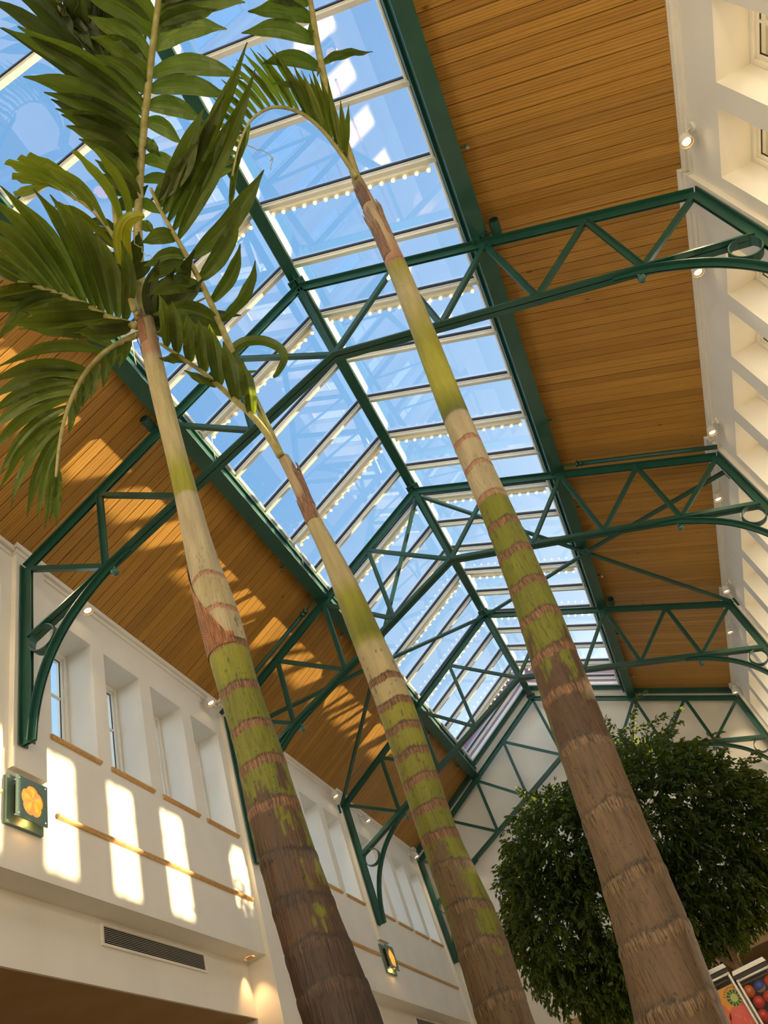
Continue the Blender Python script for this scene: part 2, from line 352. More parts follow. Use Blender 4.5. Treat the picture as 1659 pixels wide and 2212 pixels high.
WIN = []                                                         # window openings (y0, y1)
for k in range(1, len(PY)-1):
    c = (PY[k]+PY[k+1])/2
    for j in range(4): WIN.append((c-2.195+1.17*j, c-2.195+1.17*j+0.88))
ZS, ZH = 7.34, 9.235
for s, nm in ((-1, 'wall_left'), (1, 'wall_right')):
    w = MB()
    xa, xb = s*XW, s*5.75
    w.box((xa, Y0, 5.5), (xb, Y1+.3, ZS)); w.box((xa, Y0, ZH), (xb, Y1+.3, 9.98))
    edges = [Y0]+[e_ for a in WIN for e_ in a]+[Y1+.3]
    for i in range(0, len(edges), 2): w.box((xa, edges[i], ZS), (xb, edges[i+1], ZH))
    w.box((s*5.45, Y0, 4.77), (s*5.48, Y1+.3, 5.5)); w.box((s*5.48, Y0, 4.9), (s*5.75, Y1+.3, 5.5))                # lower fascia under the soffit
    w.box((s*5.48, Y0, 4.775), (s*9.2, 27, 4.9), 1)                # shop bay ceiling
    w.box((s*9.2, Y0, 0), (s*9.4, 27, 4.77), 1)
    for k, c in enumerate(PY):
        full = k % 2 == 1
        w.box((s*XP, c-.268, 0 if full else 6.592), (s*5.75, c+.268, 10.0))
    struct(w.build(nm, ['plaster', 'tan']))
    # cornice under the boards, stepping around the piers
    t = MB()
    for k in range(len(PY)-1):
        a, b_ = PY[k]+.30, PY[k+1]-.30
        t.box((s*(XW-.025), a, 9.83), (s*(XW+.05), b_, 10.02)); t.box((s*(XW-.07), a, 9.90), (s*(XW+.05), b_, 10.02))
    for c in PY:
        t.box((s*(XP-.02), c-.29, 9.86), (s*(XW+.05), c+.30, 10.02)); t.box((s*(XP-.055), c-.325, 9.93), (s*(XW+.05), c+.325, 10.02))
    struct(t.build('trim_%d' % (1 if s < 0 else 2), 'trimwhite', bevel=.006))

ew = MB()
ew.prism([(-5.75, 4.71), (5.75, 4.71), (5.75, roof(5.75, .6)), (0, roof(0, .60)), (-5.75, roof(5.75, .6))], 'y', Y1, Y1+.3)
ew.box((-9.4, Y1, 4.4), (9.4, 27, 4.71), 1); ew.box((-9.4, 27, 0), (9.4, 27.2, 4.7), 1)
ew.box((-5.4, Y1-.006, 6.93), (5.4, Y1, 6.945), 2)
for x in (-3.2, -1.1, 1.0, 1.75, 3.1): ew.box((x, 26.94, 0), (x+.06, 27, 4.4), 1)
struct(ew.build('wall_end', ['plaster', 'tan', 'tan']))
# fascia boards under glass and boards at the end wall
t = MB()
for s in (-1, 1):
    for xa, xb, lo, hi in ((.0, 2.46, .30, .50), (2.70, 5.1, .22, .42)):
        t.prism([(s*xa, roof(xa, lo)), (s*xb, roof(xb, lo)), (s*xb, roof(xb, hi)), (s*xa, roof(xa, hi))], 'y', Y1-.025, Y1)
    t.prism([(s*.0, roof(.0, .50)), (s*2.46, roof(2.46, .50)), (s*2.46, roof(2.46, .60)), (s*.0, roof(.0, .60))], 'y', Y1-.36, Y1-.29)
struct(t.build('trim_3', 'trimwhite'))
for s, side in ((-1, 'left'), (1, 'right')):
    t = MB()
    for xa, xb, lo, hi in ((.09, 2.47, .44, .61), (2.71, 5.09, .29, .42)):
        t.prism([(s*xa, roof(xa, lo)), (s*xb, roof(xb, lo)), (s*xb, roof(xb, hi)), (s*xa, roof(xa, hi))], 'y', Y1-.22, Y1-.08)
    tag(t.build('edge_beam', 'green'), 'green steel edge beam along the top of the end wall on the %s slope' % side, 'steel beam')
bw_ = MB(); bw_.box((-9.4, Y0-.3, 0), (9.4, Y0, 13.4)); struct(bw_.build('wall_back', 'plaster'))
gb = MB()
for s in (-1, 1):
    gb.prism([(0, roof(0, .60)), (s*7, roof(7, .60)), (s*7, roof(7, 1.40)), (0, roof(0, 1.40))], 'y', Y1+.02, Y1+.40)
struct(gb.build('trim_4', 'mauve'))
ev = MB(); ev.box((5.75, Y0, 8.97), (6.35, Y1, 9.5)); struct(ev.build('trim_5', 'trimwhite'))  # eave added outside to cut the tops of the left wall's sun patches
gd = MB(); gd.box((-120, -120, -.3), (120, 120, -.12)); struct(gd.build('ground', 'outdoor'))

# windows: frame, one cross glazing bar and the pane
WX = 5.56
def make_window(s, a, b_, n):
    fr = MB(); x0, x1 = s*WX, s*(WX+.09); t = .055
    fr.box((x0, a, ZS), (x1, a+t, ZH)); fr.box((x0, b_-t, ZS), (x1, b_, ZH)); fr.box((x0, a+t, ZS), (x1, b_-t, ZS+.07)); fr.box((x0, a+t, ZH-t), (x1, b_-t, ZH))
    xa, xb = s*(WX+.03), s*(WX+.07); t2 = .095
    fr.box((xa, a+t, ZS+.07), (xb, a+t2, ZH-t)); fr.box((xa, b_-t2, ZS+.07), (xb, b_-t, ZH-t)); fr.box((xa, a+t2, ZS+.07), (xb, b_-t2, ZS+.11)); fr.box((xa, a+t2, ZH-t2), (xb, b_-t2, ZH-t))
    o = struct(fr.build('window_%d' % n, 'trimwhite', bevel=.004))
    g = MB(); g.box((s*(WX+.055), a+t2, ZS+.10), (s*(WX+.061), b_-t2, ZH-t2)); g.build('pane', 'wglass', o)
    sp = MB(); sp.box((s*(WX+.054), a+t2-.001, ZS+.1), (s*(WX+.064), a+t2+.012, ZH-t2), 0); sp.box((s*(WX+.054), b_-t2-.012, ZS+.1), (s*(WX+.064), b_-t2+.001, ZH-t2), 0)
    sp.box((s*(WX+.054), a+t2, ZH-t2-.012), (s*(WX+.064), b_-t2, ZH-t2)); sp.build('pane_gasket', 'gasket', o)
    mu = MB(); zc = 8.48; mu.box((s*(WX+.04), a+t2, zc-.014), (s*(WX+.075), b_-t2, zc+.014)); yc_ = (a+b_)/2; mu.box((s*(WX+.042), yc_-.014, ZS+.1), (s*(WX+.073), yc_+.014, ZH-t2)); mu.build('glazing_bar', 'trimwhite', o)
wn_ = 1
for s in (-1, 1):
    for k, (a, b_) in enumerate(WIN):
        make_window(s, a, b_, wn_); wn_ += 1
# half-round oak rails under the windows and one long rail lower on the wall
def rail(n, s, a, b_, z):
    r = MB(); prof = [(s*(XW)-0*s, z-.034)]+[(s*(XW-.045*math.cos(t)), z+.034*math.sin(t)) for t in [math.radians(-90+18*i) for i in range(11)]]+[(s*XW, z+.034)]
    if s > 0: prof = prof[::-1]
    r.prism(prof, 'y', a, b_); struct(r.build('trim_%d' % n, 'oak'))
tn = 6
for k, (a, b_) in enumerate(WIN):
    if k >= 4: rail(tn, -1, a-.03, b_+.03, ZS-.05); tn += 1
for k in range(1, len(PY)-1): rail(tn, -1, PY[k]+.50, PY[k+1]-.38, 6.28); tn += 1

# ------------------------------------------------------------------ green steel: purlins and ridge beam
def beam(name, label, xa, xb, lo, hi, web):
    t = MB(); xm = (xa+xb)/2; wd = (xb-xa)*web/2; f = .03
    for p, q, l, h in ((xa, xb, lo, lo+f), (xm-wd, xm+wd, lo+f, hi-f), (xa, xb, hi-f, hi)):
        def R(x): return ZR-SL*abs(xm) if xa*xb > 0 else ZR
        t.prism([(p, R(p)+l), (q, R(q)+l), (q, R(q)+h), (p, R(p)+h)], 'y', Y0, Y1-.02)
    o = t.build(name, 'green', bevel=.003); return tag(o, label, 'steel beam')
PUR = {}
PUR[-1] = beam('purlin', 'green steel beam between the skylight and the sunlit boards of the left slope', -2.71, -2.47, .10, .47, .62)
PUR[1] = beam('purlin', 'green steel beam between the skylight and the shaded boards of the right slope', 2.47, 2.71, .10, .47, .62)
rb = beam('ridge_beam', 'green steel ridge beam running along the peak of the glass roof', -.095, .085, .30, .62, .8)

# skylight: cream glazing bars and one pane between each pair
SKY = thing('skylight', 'long gabled glass skylight with cream glazing bars along the ridge', 'skylight', (0, 9, roof(0, GL)))
BY = [7.12+1.0425*k for k in range(-10, 15)]
for s in (-1, 1):
    for k, y in enumerate(BY):
        t = MB()
        def seg(ya, yb, lo, hi, mi=0, xa=.075, xb=2.50):
            t.prism([(s*xa, roof(xa, lo)), (s*xb, roof(xb, lo)), (s*xb, roof(xb, hi)), (s*xa, roof(xa, hi))], 'y', ya, yb, mi)
        seg(y, y+.062, .50, .56); seg(y-.012, y+.074, .56, .61); seg(y-.012, y+.074, .63, .69)
        seg(y-.025, y-.012, .59, .66, 1)
        t.build('glazing_bar', ['bar', 'gasket'], SKY)
        if k+1 < len(BY):
            g = MB(); yb = BY[k+1]-.028
            g.prism([(s*.06, roof(.06, GL)), (s*2.56, roof(2.56, GL)), (s*2.56, roof(2.56, GL+.012)), (s*.06, roof(.06, GL+.012))], 'y', y+.074, yb)
            g.build('glass_pane', 'glass', SKY)
    t = MB()
    for xa, xb in ((.085, .105), (2.45, 2.47)):
        t.prism([(s*xa, roof(xa, .52)), (s*xb, roof(xb, .52)), (s*xb, roof(xb, .61)), (s*xa, roof(xa, .61))], 'y', Y0, Y1)
    t.build('edge_rail', 'bar', SKY)
    t = MB(); t.box((s*2.475, Y0, roof(2.59, .46)), (s*2.50, Y1-.1, roof(2.49, .61))); t.build('curb', 'green', SKY)

# strips of round bulbs under every second or third bar
def light_strip(s, y, label):
    t = thing('light_strip', label, 'light strip', (s*1.2, y+.1, roof(1.2, .5)), 'strips of round bulbs under the glass')
    b_ = MB(); b_.prism([(s*.16, roof(.16, .44)), (s*2.37, roof(2.37, .44)), (s*2.37, roof(2.37, .52)), (s*.16, roof(.16, .52))], 'y', y+.068, y+.125)
    b_.build('housing', 'bar', t)
    for i in range(15):
        x = s*(.19+.1525*i); z = roof(x, .44)
        g = MB(); g.sphere((x, y+.105, z-.038), .029, 12); bo = g.build('bulb', 'bulb', t, smooth=True)
        h = MB(); h.lathe([(.018, 0), (.020, .02)], (x, y+.105, z-.018), (0, 0, 1), 8); h.build('socket', 'bulb_base', bo)
    if s < 0:
        c = MB(); c.tube([(s*2.37, y+.10, roof(2.37, .44)), (s*2.40, y+.16, roof(2.4, .36)), (s*2.43, y+.20, roof(2.4, .24)), (s*2.47, y+.30, roof(2.5, .22)), (s*2.475, y+.31, roof(2.5, .30))], .006, 6); c.build('cable', 'trimwhite', t, smooth=True)
    return t
ROWS = [y for k, y in enumerate(BY) if (k-10) in (-2, 0, 3, 5, 8, 10, 13)]
ordw = ['nearest', 'second', 'third', 'fourth', 'fifth', 'sixth', 'seventh']
for s, side in ((-1, 'left'), (1, 'right')):
    for i, y in enumerate(ROWS):
        light_strip(s, y, 'cream strip of glowing round bulbs on the %s glass slope, %s from the camera' % (side, ordw[i]))

# ------------------------------------------------------------------ trusses
TX = [0, 1.374, 2.592, 3.807, 5.0]; BX = [0, 1.434, 2.616, 3.818]
def T(i, s): return Vector((s*TX[i], 0, ZR-SL*TX[i]+(.02 if i == 0 else 0)))
def B(i, s): return Vector((s*BX[i], 0, 10.4354-.4134*BX[i]))
ARC = [(3.46, 8.935), (3.62, 8.862), (3.83, 8.745), (4.04, 8.60), (4.25, 8.43), (4.43, 8.245), (4.60, 8.01), (4.73, 7.76), (4.83, 7.47), (4.895, 7.17), (4.925, 6.87)]
def make_truss(label):
    t = thing('roof_truss', label, 'roof truss', (0, 0, ZR), None)
    def b_(y): return Vector((0, y, 0))
    for s in (-1, 1):
        c = MB(); p, q = T(0, s), T(4, s); p = p+Vector((0, 0, 0)); up = (0, 1, 0)
        n = Vector((s*SL, 0, 1)).normalized()
        c.bar(p+n*.055, q+n*.055, .15, .014, up)
        for yy in (-.016, .016): c.bar(p+b_(yy)-n*.005, q+b_(yy)-n*.005, .012, .115, up)
        c.build('top_chord', 'green', t)
        c = MB(); p = B(0, s); q = Vector((s*4.97, 0, 10.4354-.4134*4.97)); n = Vector((s*.4134, 0, 1)).normalized()
        for yy in (-.0475, .0475): c.bar(p+b_(yy)-n*.05, q+b_(yy)-n*.05, .078, .014, up)
        for yy in (-.014, .014): c.bar(p+b_(yy)+n*.005, q+b_(yy)+n*.005, .012, .10, up)
        c.build('bottom_chord', 'green', t)
        c = MB(); c.box((s*5.065, -.075, 6.87), (s*5.05, .075, 9.66)); 
        for yy in (-.02, .02): c.box((s*5.05, yy-.006, 6.87), (s*4.935, yy+.006, 9.62))
        c.build('wall_leg', 'green', t)
        for i in (1, 2, 3):
            c = MB(); a, d = T(i, s), B(i, s); c.bar(a, d, .012, .075, up, (-.014, 0)); c.bar(a, d, .012, .075, up, (.014, 0)); c.bar(a, d, .10, .012, up, (0, s*.035)); c.build('post', 'green', t)
        for a, d in ((T(1, s), B(0, s)), (T(2, s), B(1, s)), (T(3, s), B(2, s)), (T(4, s), B(3, s))):
            c = MB(); c.bar(a, d, .014, .068, up, (-.02, 0)); c.bar(a, d, .062, .012, up, (.008, s*.03)); c.build('diagonal', 'green', t)
        c = MB(); pts = [Vector((s*x, 0, z)) for x, z in ARC]
        ps = []
        for i in range(len(pts)-1):
            for j in range(3):
                u = j/3; p0, p1, p2, p3 = pts[max(i-1, 0)], pts[i], pts[i+1], pts[min(i+2, len(pts)-1)]
                ps.append(.5*((2*p1)+(p2-p0)*u+(2*p0-5*p1+4*p2-p3)*u*u+(3*p1-p0-3*p2+p3)*u**3))
        ps.append(pts[-1])
        def sweep(w, h, yo, no):
            vs = []
            for i, p in enumerate(ps):
                d = (ps[min(i+1, len(ps)-1)]-ps[max(i-1, 0)]).normalized(); nn = Vector((-d.z, 0, d.x))*(1 if s > 0 else -1)
                p = p+nn*no
                for a_, bb in ((-1,-1),(1,-1),(1,1),(-1,1)): vs.append(p+Vector((0, yo+a_*w/2, 0))+nn*(bb*h/2))
            m_ = len(ps); fs = [(i*4+k, i*4+(k+1) % 4, (i+1)*4+(k+1) % 4, (i+1)*4+k) for i in range(m_-1) for k in range(4)]+[(0,1,2,3),(m_*4-1, m_*4-2, m_*4-3, m_*4-4)]
            c.add(vs, fs)
        sweep(.145, .014, 0, .035); sweep(.012, .075, -.014, 0); sweep(.012, .075, .014, 0)
        c.build('curved_bracket', 'green', t)
        c = MB(); cx, cz, r1_, r0_ = s*4.762, 8.228, .190, .174; vs = []; n = 40
        for k in range(n):
            a = 2*math.pi*k/n
            for r_, yy in ((r1_, -.065), (r1_, .065), (r0_, .065), (r0_, -.065)): vs.append((cx+r_*math.cos(a), yy, cz+r_*math.sin(a)))
        c.add(vs, [(k*4+j, k*4+(j+1) % 4, ((k+1) % n)*4+(j+1) % 4, ((k+1) % n)*4+j) for k in range(n) for j in range(4)])
        c.build('ring', 'green', t, bevel=.002)
        c = MB(); c.sphere((s*3.705, 0, 8.685), .056, 20); c.tube([(s*3.705, 0, 8.74), (s*3.715, 0, 8.82)], .016, 8)
        c.build('ball_finial', 'ball', t, smooth=True)
    c = MB(); a, d = T(0, 1), B(0, 1)
    for yy in (-.016, .016): c.bar(a, d, .012, .085, (0, 1, 0), (yy, 0))
    c.bar(a, d, .11, .012, (0, 1, 0)); c.build('post', 'green', t)
    for x in (-2.59, 0, 2.59):
        c = MB(); z = roof(x, .075) if x else ZR+.12
        c.box((x-.13, -.12, z), (x+.13, .12, z+.02)); c.box((x-.008, -.12, z), (x+.008, .12, z+.10 if x else z+.2))
        for dx in (-.09, .09):
            for dy in (-.09, .09): c.lathe([(.014, -.012), (.014, 0)], (x+dx, dy, z), (0, 0, 1), 6)
        c.build('bearing_plate', 'green', t)
    return t
names_ = ['green steel roof truss nearest the camera, crossing in front of the tall palms', 'second green roof truss from the camera, where the cross bracing starts',
          'third green roof truss from the camera, where the cross bracing ends', 'farthest green roof truss, standing just in front of the cream gable wall']
tr0 = make_truss(names_[0]); tr0['group'] = 'green roof trusses'
for k in range(4):
    o = tr0 if k == 0 else copy_tree(tr0)
    o.location = (0, TY[k], ZR); o['label'] = names_[k]
# cross bracing of the third bay, one pair on each slope
for s, side in ((-1, 'left'), (1, 'right')):
    t = thing('cross_brace', 'green steel X brace under the %s roof slope between the second and third trusses' % side, 'brace', (s*2.6, 14.28, roof(2.6, .02)), 'roof cross braces')
    up = Vector((s*SL, 0, 1)).normalized()
    def P(x, y): return Vector((s*x, y, roof(x, .03)))
    for a, d in ((P(.06, 11.70), P(2.52, 14.18)), (P(2.68, 14.36), P(5.12, 16.80)), (P(.06, 16.80), P(2.52, 14.38)), (P(2.68, 14.20), P(5.12, 11.98))):
        c = MB(); c.bar(a, d, .012, .085, up, (-.03, 0)); c.bar(a, d, .06, .012, up, (0, .012)); c.bar(a, d, .06, .012, up, (0, -.012)); c.build('brace_bar', 'green', t)
    c = MB(); c.lathe([(.13, -.012), (.13, .012), (.001, .012)], P(2.6, 14.28), up, 20); c.lathe([(.001, -.02), (.03, -.02), (.03, 0)], P(2.6, 14.28)-up*.012, up, 8)
    c.lathe([(.001, -.012), (.13, -.012)], P(2.6, 14.28), up, 20); c.build('hub_plate', 'green', t)
    c = MB()
    for y in (16.80, 11.98): c.box((s*5.15, y-.08, roof(5.12)-.12), (s*5.10, y+.08, roof(5.12)+.10))
    c.build('wall_plate', 'green', t)

# sprinkler pipes over the second truss, sprinkler heads along the purlins, can lights beside the trusses
for s, side in ((-1, 'left'), (1, 'right')):
    y = TY[1]-.16; P = lambda x: Vector((s*x, y, roof(x, .13)))
    c = MB(); c.tube([P(2.95), P(5.08)], .043, 14); o = tag(c.build('sprinkler_pipe', 'green', smooth=True), 'green painted pipe running above the second truss on the %s slope' % side, 'pipe', 'sprinkler pipes')
    c = MB(); c.tube([P(2.72), P(2.96)], .022, 10); c.build('pipe_stub', 'green', o, smooth=True)
    c = MB()
    for x in (2.93, 3.0): c.tube([P(x), P(x+.03)], .062, 14)
    c.build('coupling', 'green', o)
HY = [4.89, 10.19, 12.86, 15.55, 18.45, 21.0]
hw = ['beside the lit strip nearest the camera', 'just before the second truss', 'just beyond the second truss', 'before the third truss', 'beyond the third truss', 'before the end wall']
def sprinkler(s, y, label):
    x = s*2.71; z = roof(2.75, .22)
    t = D.objects.new('sprinkler_head', None); C.objects.link(t); t.parent = PUR[s]; t['label'] = label; t.empty_display_size = .05
    c = MB(); c.tube([(x, y, z+.03), (s*2.78, y, z)], .014, 8); c.sphere((s*2.79, y, z), .024, 10); c.build('elbow', 'green', t)
    c = MB(); a = Vector((s*2.80, y, z)); c.tube([a, a+Vector((s*.0, 0, -.03))], .012, 8); c.tube([a+Vector((-.014, 0, -.025)), a+Vector((-.02, 0, -.05)), a+Vector((0, 0, -.07)), a+Vector((.02, 0, -.05)), a+Vector((.014, 0, -.025))], .004, 6)
    c.lathe([(.001, 0), (.022, 0), (.022, .003)], a+Vector((0, 0, -.075)), (0, 0, 1), 12); c.build('nozzle', 'chrome', t)
for s, side in ((-1, 'left'), (1, 'right')):
    for y, w_ in zip(HY, hw): sprinkler(s, y, 'small chrome sprinkler head on the %s purlin %s' % (side, w_))
for s, side in ((-1, 'left'), (1, 'right')):
    for k in (0, 2):
        y = TY[k]-.26; c = MB(); z = roof(2.86, .20)
        c.lathe([(.058, .004), (.066, 0), (.072, 0), (.072, .22), (.001, .22)], (s*2.83, y, z), (0, 1, 0), 24)
        o = tag(c.build('can_light', 'green', smooth=False), 'green can light beside the %s truss on the %s purlin' % ('nearest' if k == 0 else 'third', side), 'can light', 'green can lights')
        c = MB(); c.lathe([(.001, .02), (.060, .02)], (s*2.83, y, z), (0, 1, 0), 24); c.build('opening', 'dark', o)
        c = MB(); c.bar((s*2.83, y+.12, z+.06), (s*2.83, y+.12, z+.2), .03, .012, (0, 1, 0)); c.build('bracket', 'green', o)

# ------------------------------------------------------------------ lamps
SPOT_W = 85.0
def spotlight(s, y, label, lamp=True):
    t = thing('spotlight', label, 'spotlight', (s*XW, y, 9.72), 'white wall spotlights')
    c = MB(); c.lathe([(.001, .028), (.058, .028), (.066, .018), (.066, 0)], (s*XW, y-.05, 9.76), (-s, 0, 0), 24); c.build('wall_plate', 'white_metal', t, smooth=False)
    hd = Vector((s*4.985, y, 9.665)); ax = Vector((-s*.22, .12, -1)).normalized()
    c = MB(); c.tube([(s*5.13, y-.05, 9.76), (s*5.06, y-.045, 9.765), hd-ax*.045+Vector((s*.05, -.02, 0))], .013, 8); c.lathe([(.001, -.012), (.02, -.012), (.02, .012), (.001, .012)], (s*5.07, y-.045, 9.765), (0, 1, 0), 12)
    c.build('arm', 'white_metal', t, smooth=True)
    c = MB(); c.lathe([(.001, -.10), (.035, -.095), (.058, -.075), (.072, -.03), (.080, .05), (.080, .062), (.074, .062), (.070, .05), (.066, .03)], hd, ax, 28); h = c.build('lamp_head', 'white_metal', t, smooth=True)
    c = MB(); c.lathe([(.074, .056), (.050, .040)], hd, ax, 28); c.build('reflector_ring', 'spot_ring', h)
    c = MB(); c.lathe([(.050, .041), (.030, .046), (.001, .048)], hd, ax, 24); c.build('lens', 'spot_lens', h, smooth=True)
    l = D.lights.new('spot_beam', 'SPOT'); l.energy = SPOT_W; l.color = (1.0, .77, .50); l.spot_size = math.radians(80); l.spot_blend = .8; l.shadow_soft_size = .05
    lo = D.objects.new('spot_beam', l); C.objects.link(lo); lo.parent = h; lo.matrix_parent_inverse = wmat(h).inverted()
    lo.location = hd+ax*.07; lo.rotation_euler = Vector((-s*.42, .1, -1)).to_track_quat('-Z', 'Y').to_euler()
SY = [5.51, 7.46, 10.86, 12.79, 16.25, 18.2, 21.75]
sw = ['in front of the nearest truss', 'just beyond the nearest truss', 'just before the second truss', 'just beyond the second truss', 'just before the third truss', 'just beyond the third truss', 'beside the farthest truss']
for s, side in ((-1, 'left'), (1, 'right')):
    for y, w_ in zip(SY, sw): spotlight(s, y, 'lit white spotlight high on the %s wall %s' % (side, w_))

def downlight(s, y, label):
    x = s*5.31; c = MB(); c.lathe([(.078, 0), (.086, -.006), (.086, 0)], (x, y, 5.498), (0, 0, 1), 28)
    o = tag(c.build('downlight', 'white_metal', loc=(x, y, 5.498)), label, 'downlight', 'recessed soffit downlights')
    c = MB(); c.lathe([(.078, -.001), (.04, .0), (.001, .0)], (x, y, 5.496), (0, 0, 1), 24); c.build('lens', M['dl_lens'], o)
    c = MB()
    for i in range(-3, 4): c.box((x-.055, y+i*.02-.004, 5.486), (x+.055, y+i*.02+.004, 5.492))
    c.build('louvre', 'spot_ring', o)
    l = D.lights.new('downlight_beam', 'SPOT'); l.energy = 38; l.color = (1.0, .55, .22); l.spot_size = math.radians(70); l.spot_blend = .6; l.shadow_soft_size = .04
    lo = D.objects.new('downlight_beam', l); C.objects.link(lo); lo.parent = o; lo.matrix_parent_inverse = wmat(o).inverted(); lo.location = (x, y, 5.47)
M['dl_lens'] = emitter('downlight_lens', (1.0, .62, .3), 1.1)
downlight(-1, 11.22, 'recessed oval downlight in the soffit where the nearest left bulkhead ends')
downlight(-1, 21.82, 'recessed downlight in the farther left soffit near the end wall')
downlight(-1, 1.0, 'recessed downlight in the left soffit beside the camera')

def vent(y0, y1, label):
    x = -5.45; t = thing('air_vent', label, 'vent', (x, (y0+y1)/2, 5.33))
    z0, z1 = 5.20, 5.455; c = MB()
    c.box((x, y0, z0), (x+.02, y1, z0+.03)); c.box((x, y0, z1-.03), (x+.02, y1, z1)); c.box((x, y0, z0+.03), (x+.02, y0+.04, z1-.03)); c.box((x, y1-.04, z0+.03), (x+.02, y1, z1-.03))
    for yy in (y0+.25, y0+.8, y1-.8, y1-.25): c.lathe([(.001, .004), (.01, .003), (.01, 0)], (x+.02, yy, z0+.015), (1, 0, 0), 8)
    c.build('frame', 'trimwhite', t, bevel=.002)
    c = MB(); c.box((x+.001, y0+.03, z0+.02), (x+.004, y1-.03, z1-.02)); c.build('backing', 'dark', t)
    c = MB()
    for i in range(9):
        z = z0+.045+i*.0205; c.prism([(x+.004, z+.010), (x+.019, z), (x+.019, z+.004), (x+.004, z+.014)], 'y', y0+.04, y1-.04)
    c.build('louvres', 'trimwhite', t)
vent(7.97, 10.2, 'long white air vent grille under the nearest left bulkhead'); vent(18.6, 20.8, 'far white air vent grille under the farther left bulkhead')

# sconces with a glowing five-petal flower
M['flower'] = None
m, nt, out = newmat('amber_flower_glass')
e_ = N(nt, 'Emission'); at = N(nt, 'VertexColor', layer_name='tone'); nt.links.new(at.outputs[0], e_.inputs[0]); e_.inputs[1].default_value = 1.15
gl_ = N(nt, 'BsdfPrincipled', in_Roughness=.25); gl_.inputs['Base Color'].default_value = (.5, .2, .04, 1); ad = N(nt, 'AddShader')
nt.links.new(e_.outputs[0], ad.inputs[0]); nt.links.new(gl_.outputs[0], ad.inputs[1]); nt.links.new(ad.outputs[0], out.inputs[0]); M['flower'] = m
def sconce(s, yc, zc, label, pc):
    x = s*XW; i_ = -s
    t = thing('wall_sconce', label, 'wall light', (x, yc, zc), 'flower wall sconces')
    c = MB(); c.box((x, yc-.275, zc-.285), (x+i_*.04, yc+.275, zc+.27)); c.build('back_plate', 'pale_green', t, bevel=.004)
    c = MB(); c.box((x+i_*.04, yc-.17, zc-.17), (x+i_*.075, yc+.17, zc+.17)); c.build('lamp_box', 'dark', t)
    xf = x+i_*.122
    # front plate with a flower-shaped hole
    n = 80; cy_, cz_ = yc+.012, zc-.005
    def petal(a): return .172*(.86+.14*abs(math.cos(2.5*(a-math.pi/2)))**.6)
    hole = []; outer = []
    for k in range(n):
        a = 2*math.pi*k/n; r_ = petal(a); hole.append((cy_+r_*math.cos(a), cz_+r_*math.sin(a)*1.05))
        u = max(abs(math.cos(a)), abs(math.sin(a))); outer.append((yc+.005+.235*math.cos(a)/u, zc+.235*math.sin(a)/u))
    vs = []
    for xx in (xf, xf-i_*.014):
        vs += [(xx, p[0], p[1]) for p in hole]+[(xx, p[0], p[1]) for p in outer]
    fs = []
    for k in range(n):
        j = (k+1) % n; fs += [(k, j, n+j, n+k), (2*n+j, 2*n+k, 3*n+k, 3*n+j), (n+k, n+j, 3*n+j, 3*n+k), (j, k, 2*n+k, 2*n+j)]
    c = MB(); c.add(vs, fs); c.build('front_plate', 'pale_green', t)
    c = MB()
    for dy in (-.20, .20):
        for dz in (-.20, .20): c.lathe([(.012, 0), (.012, .086), (.010, .088), (.001, .088)], (x+i_*.04, yc+dy, zc+dz), (i_, 0, 0), 10)
    c.build('standoff', 'chrome', t)
    # petals: domed, with radial creases
    c = MB(); rings_ = 10; vs = []; cols = []
    for r_i in range(rings_+1):
        f = r_i/rings_
        for k in range(n):
            a = 2*math.pi*k/n; r_ = petal(a)*f*.985; ph = (a-math.pi/2)/(2*math.pi/5); w_ = abs((ph % 1)-.5)*2     # 1 at petal axis
            h = .022*math.sin(math.pi*min(f*1.05, 1))*(.35+.65*w_)+(.012 if f < .2 else 0)
            vs.append((xf-i_*.012+i_*h, cy_+r_*math.cos(a), cz_+r_*math.sin(a)*1.05))
            e1 = f > .93; q = int(ph+5) % 5
            base = [(1.0, .30, .022), (1.0, .34, .05), (.92, .25, .045), (1.0, .36, .02), (.95, .27, .06)][q]
            kx = .78+.22*w_+(.15 if e1 else 0)
            if .2 < f < .75 and w_ > .5: base = (1.0, .42, .03)
            cols.append(tuple(min(v*kx, 1.2) for v in base))
    for r_i in range(rings_):
        for k in range(n):
            j = (k+1) % n; ids = (r_i*n+k, r_i*n+j, (r_i+1)*n+j, (r_i+1)*n+k)
            c.add([vs[q] for q in ids], [(0, 1, 2, 3)], 0, [cols[q] for q in ids])
    c.build('flower_glass', 'flower', t)
    l = D.lights.new('sconce_lamp', 'POINT'); l.energy = 2.5; l.color = (1.0, .5, .15); l.shadow_soft_size = .04
    lo = D.objects.new('sconce_lamp', l); C.objects.link(lo); lo.parent = t; lo.matrix_parent_inverse = wmat(t).inverted(); lo.location = (x+i_*.10, yc, zc-.21)
sconce(-1, 6.352, 6.235, 'green square wall sconce with a glowing amber flower under the nearest left pier', 0)
sconce(-1, 16.96, 6.235, 'small green flower sconce seen edge on under the far left pier', 0)
sconce(1, 6.36, 6.205, 'green square flower sconce under the nearest right pier', 0)

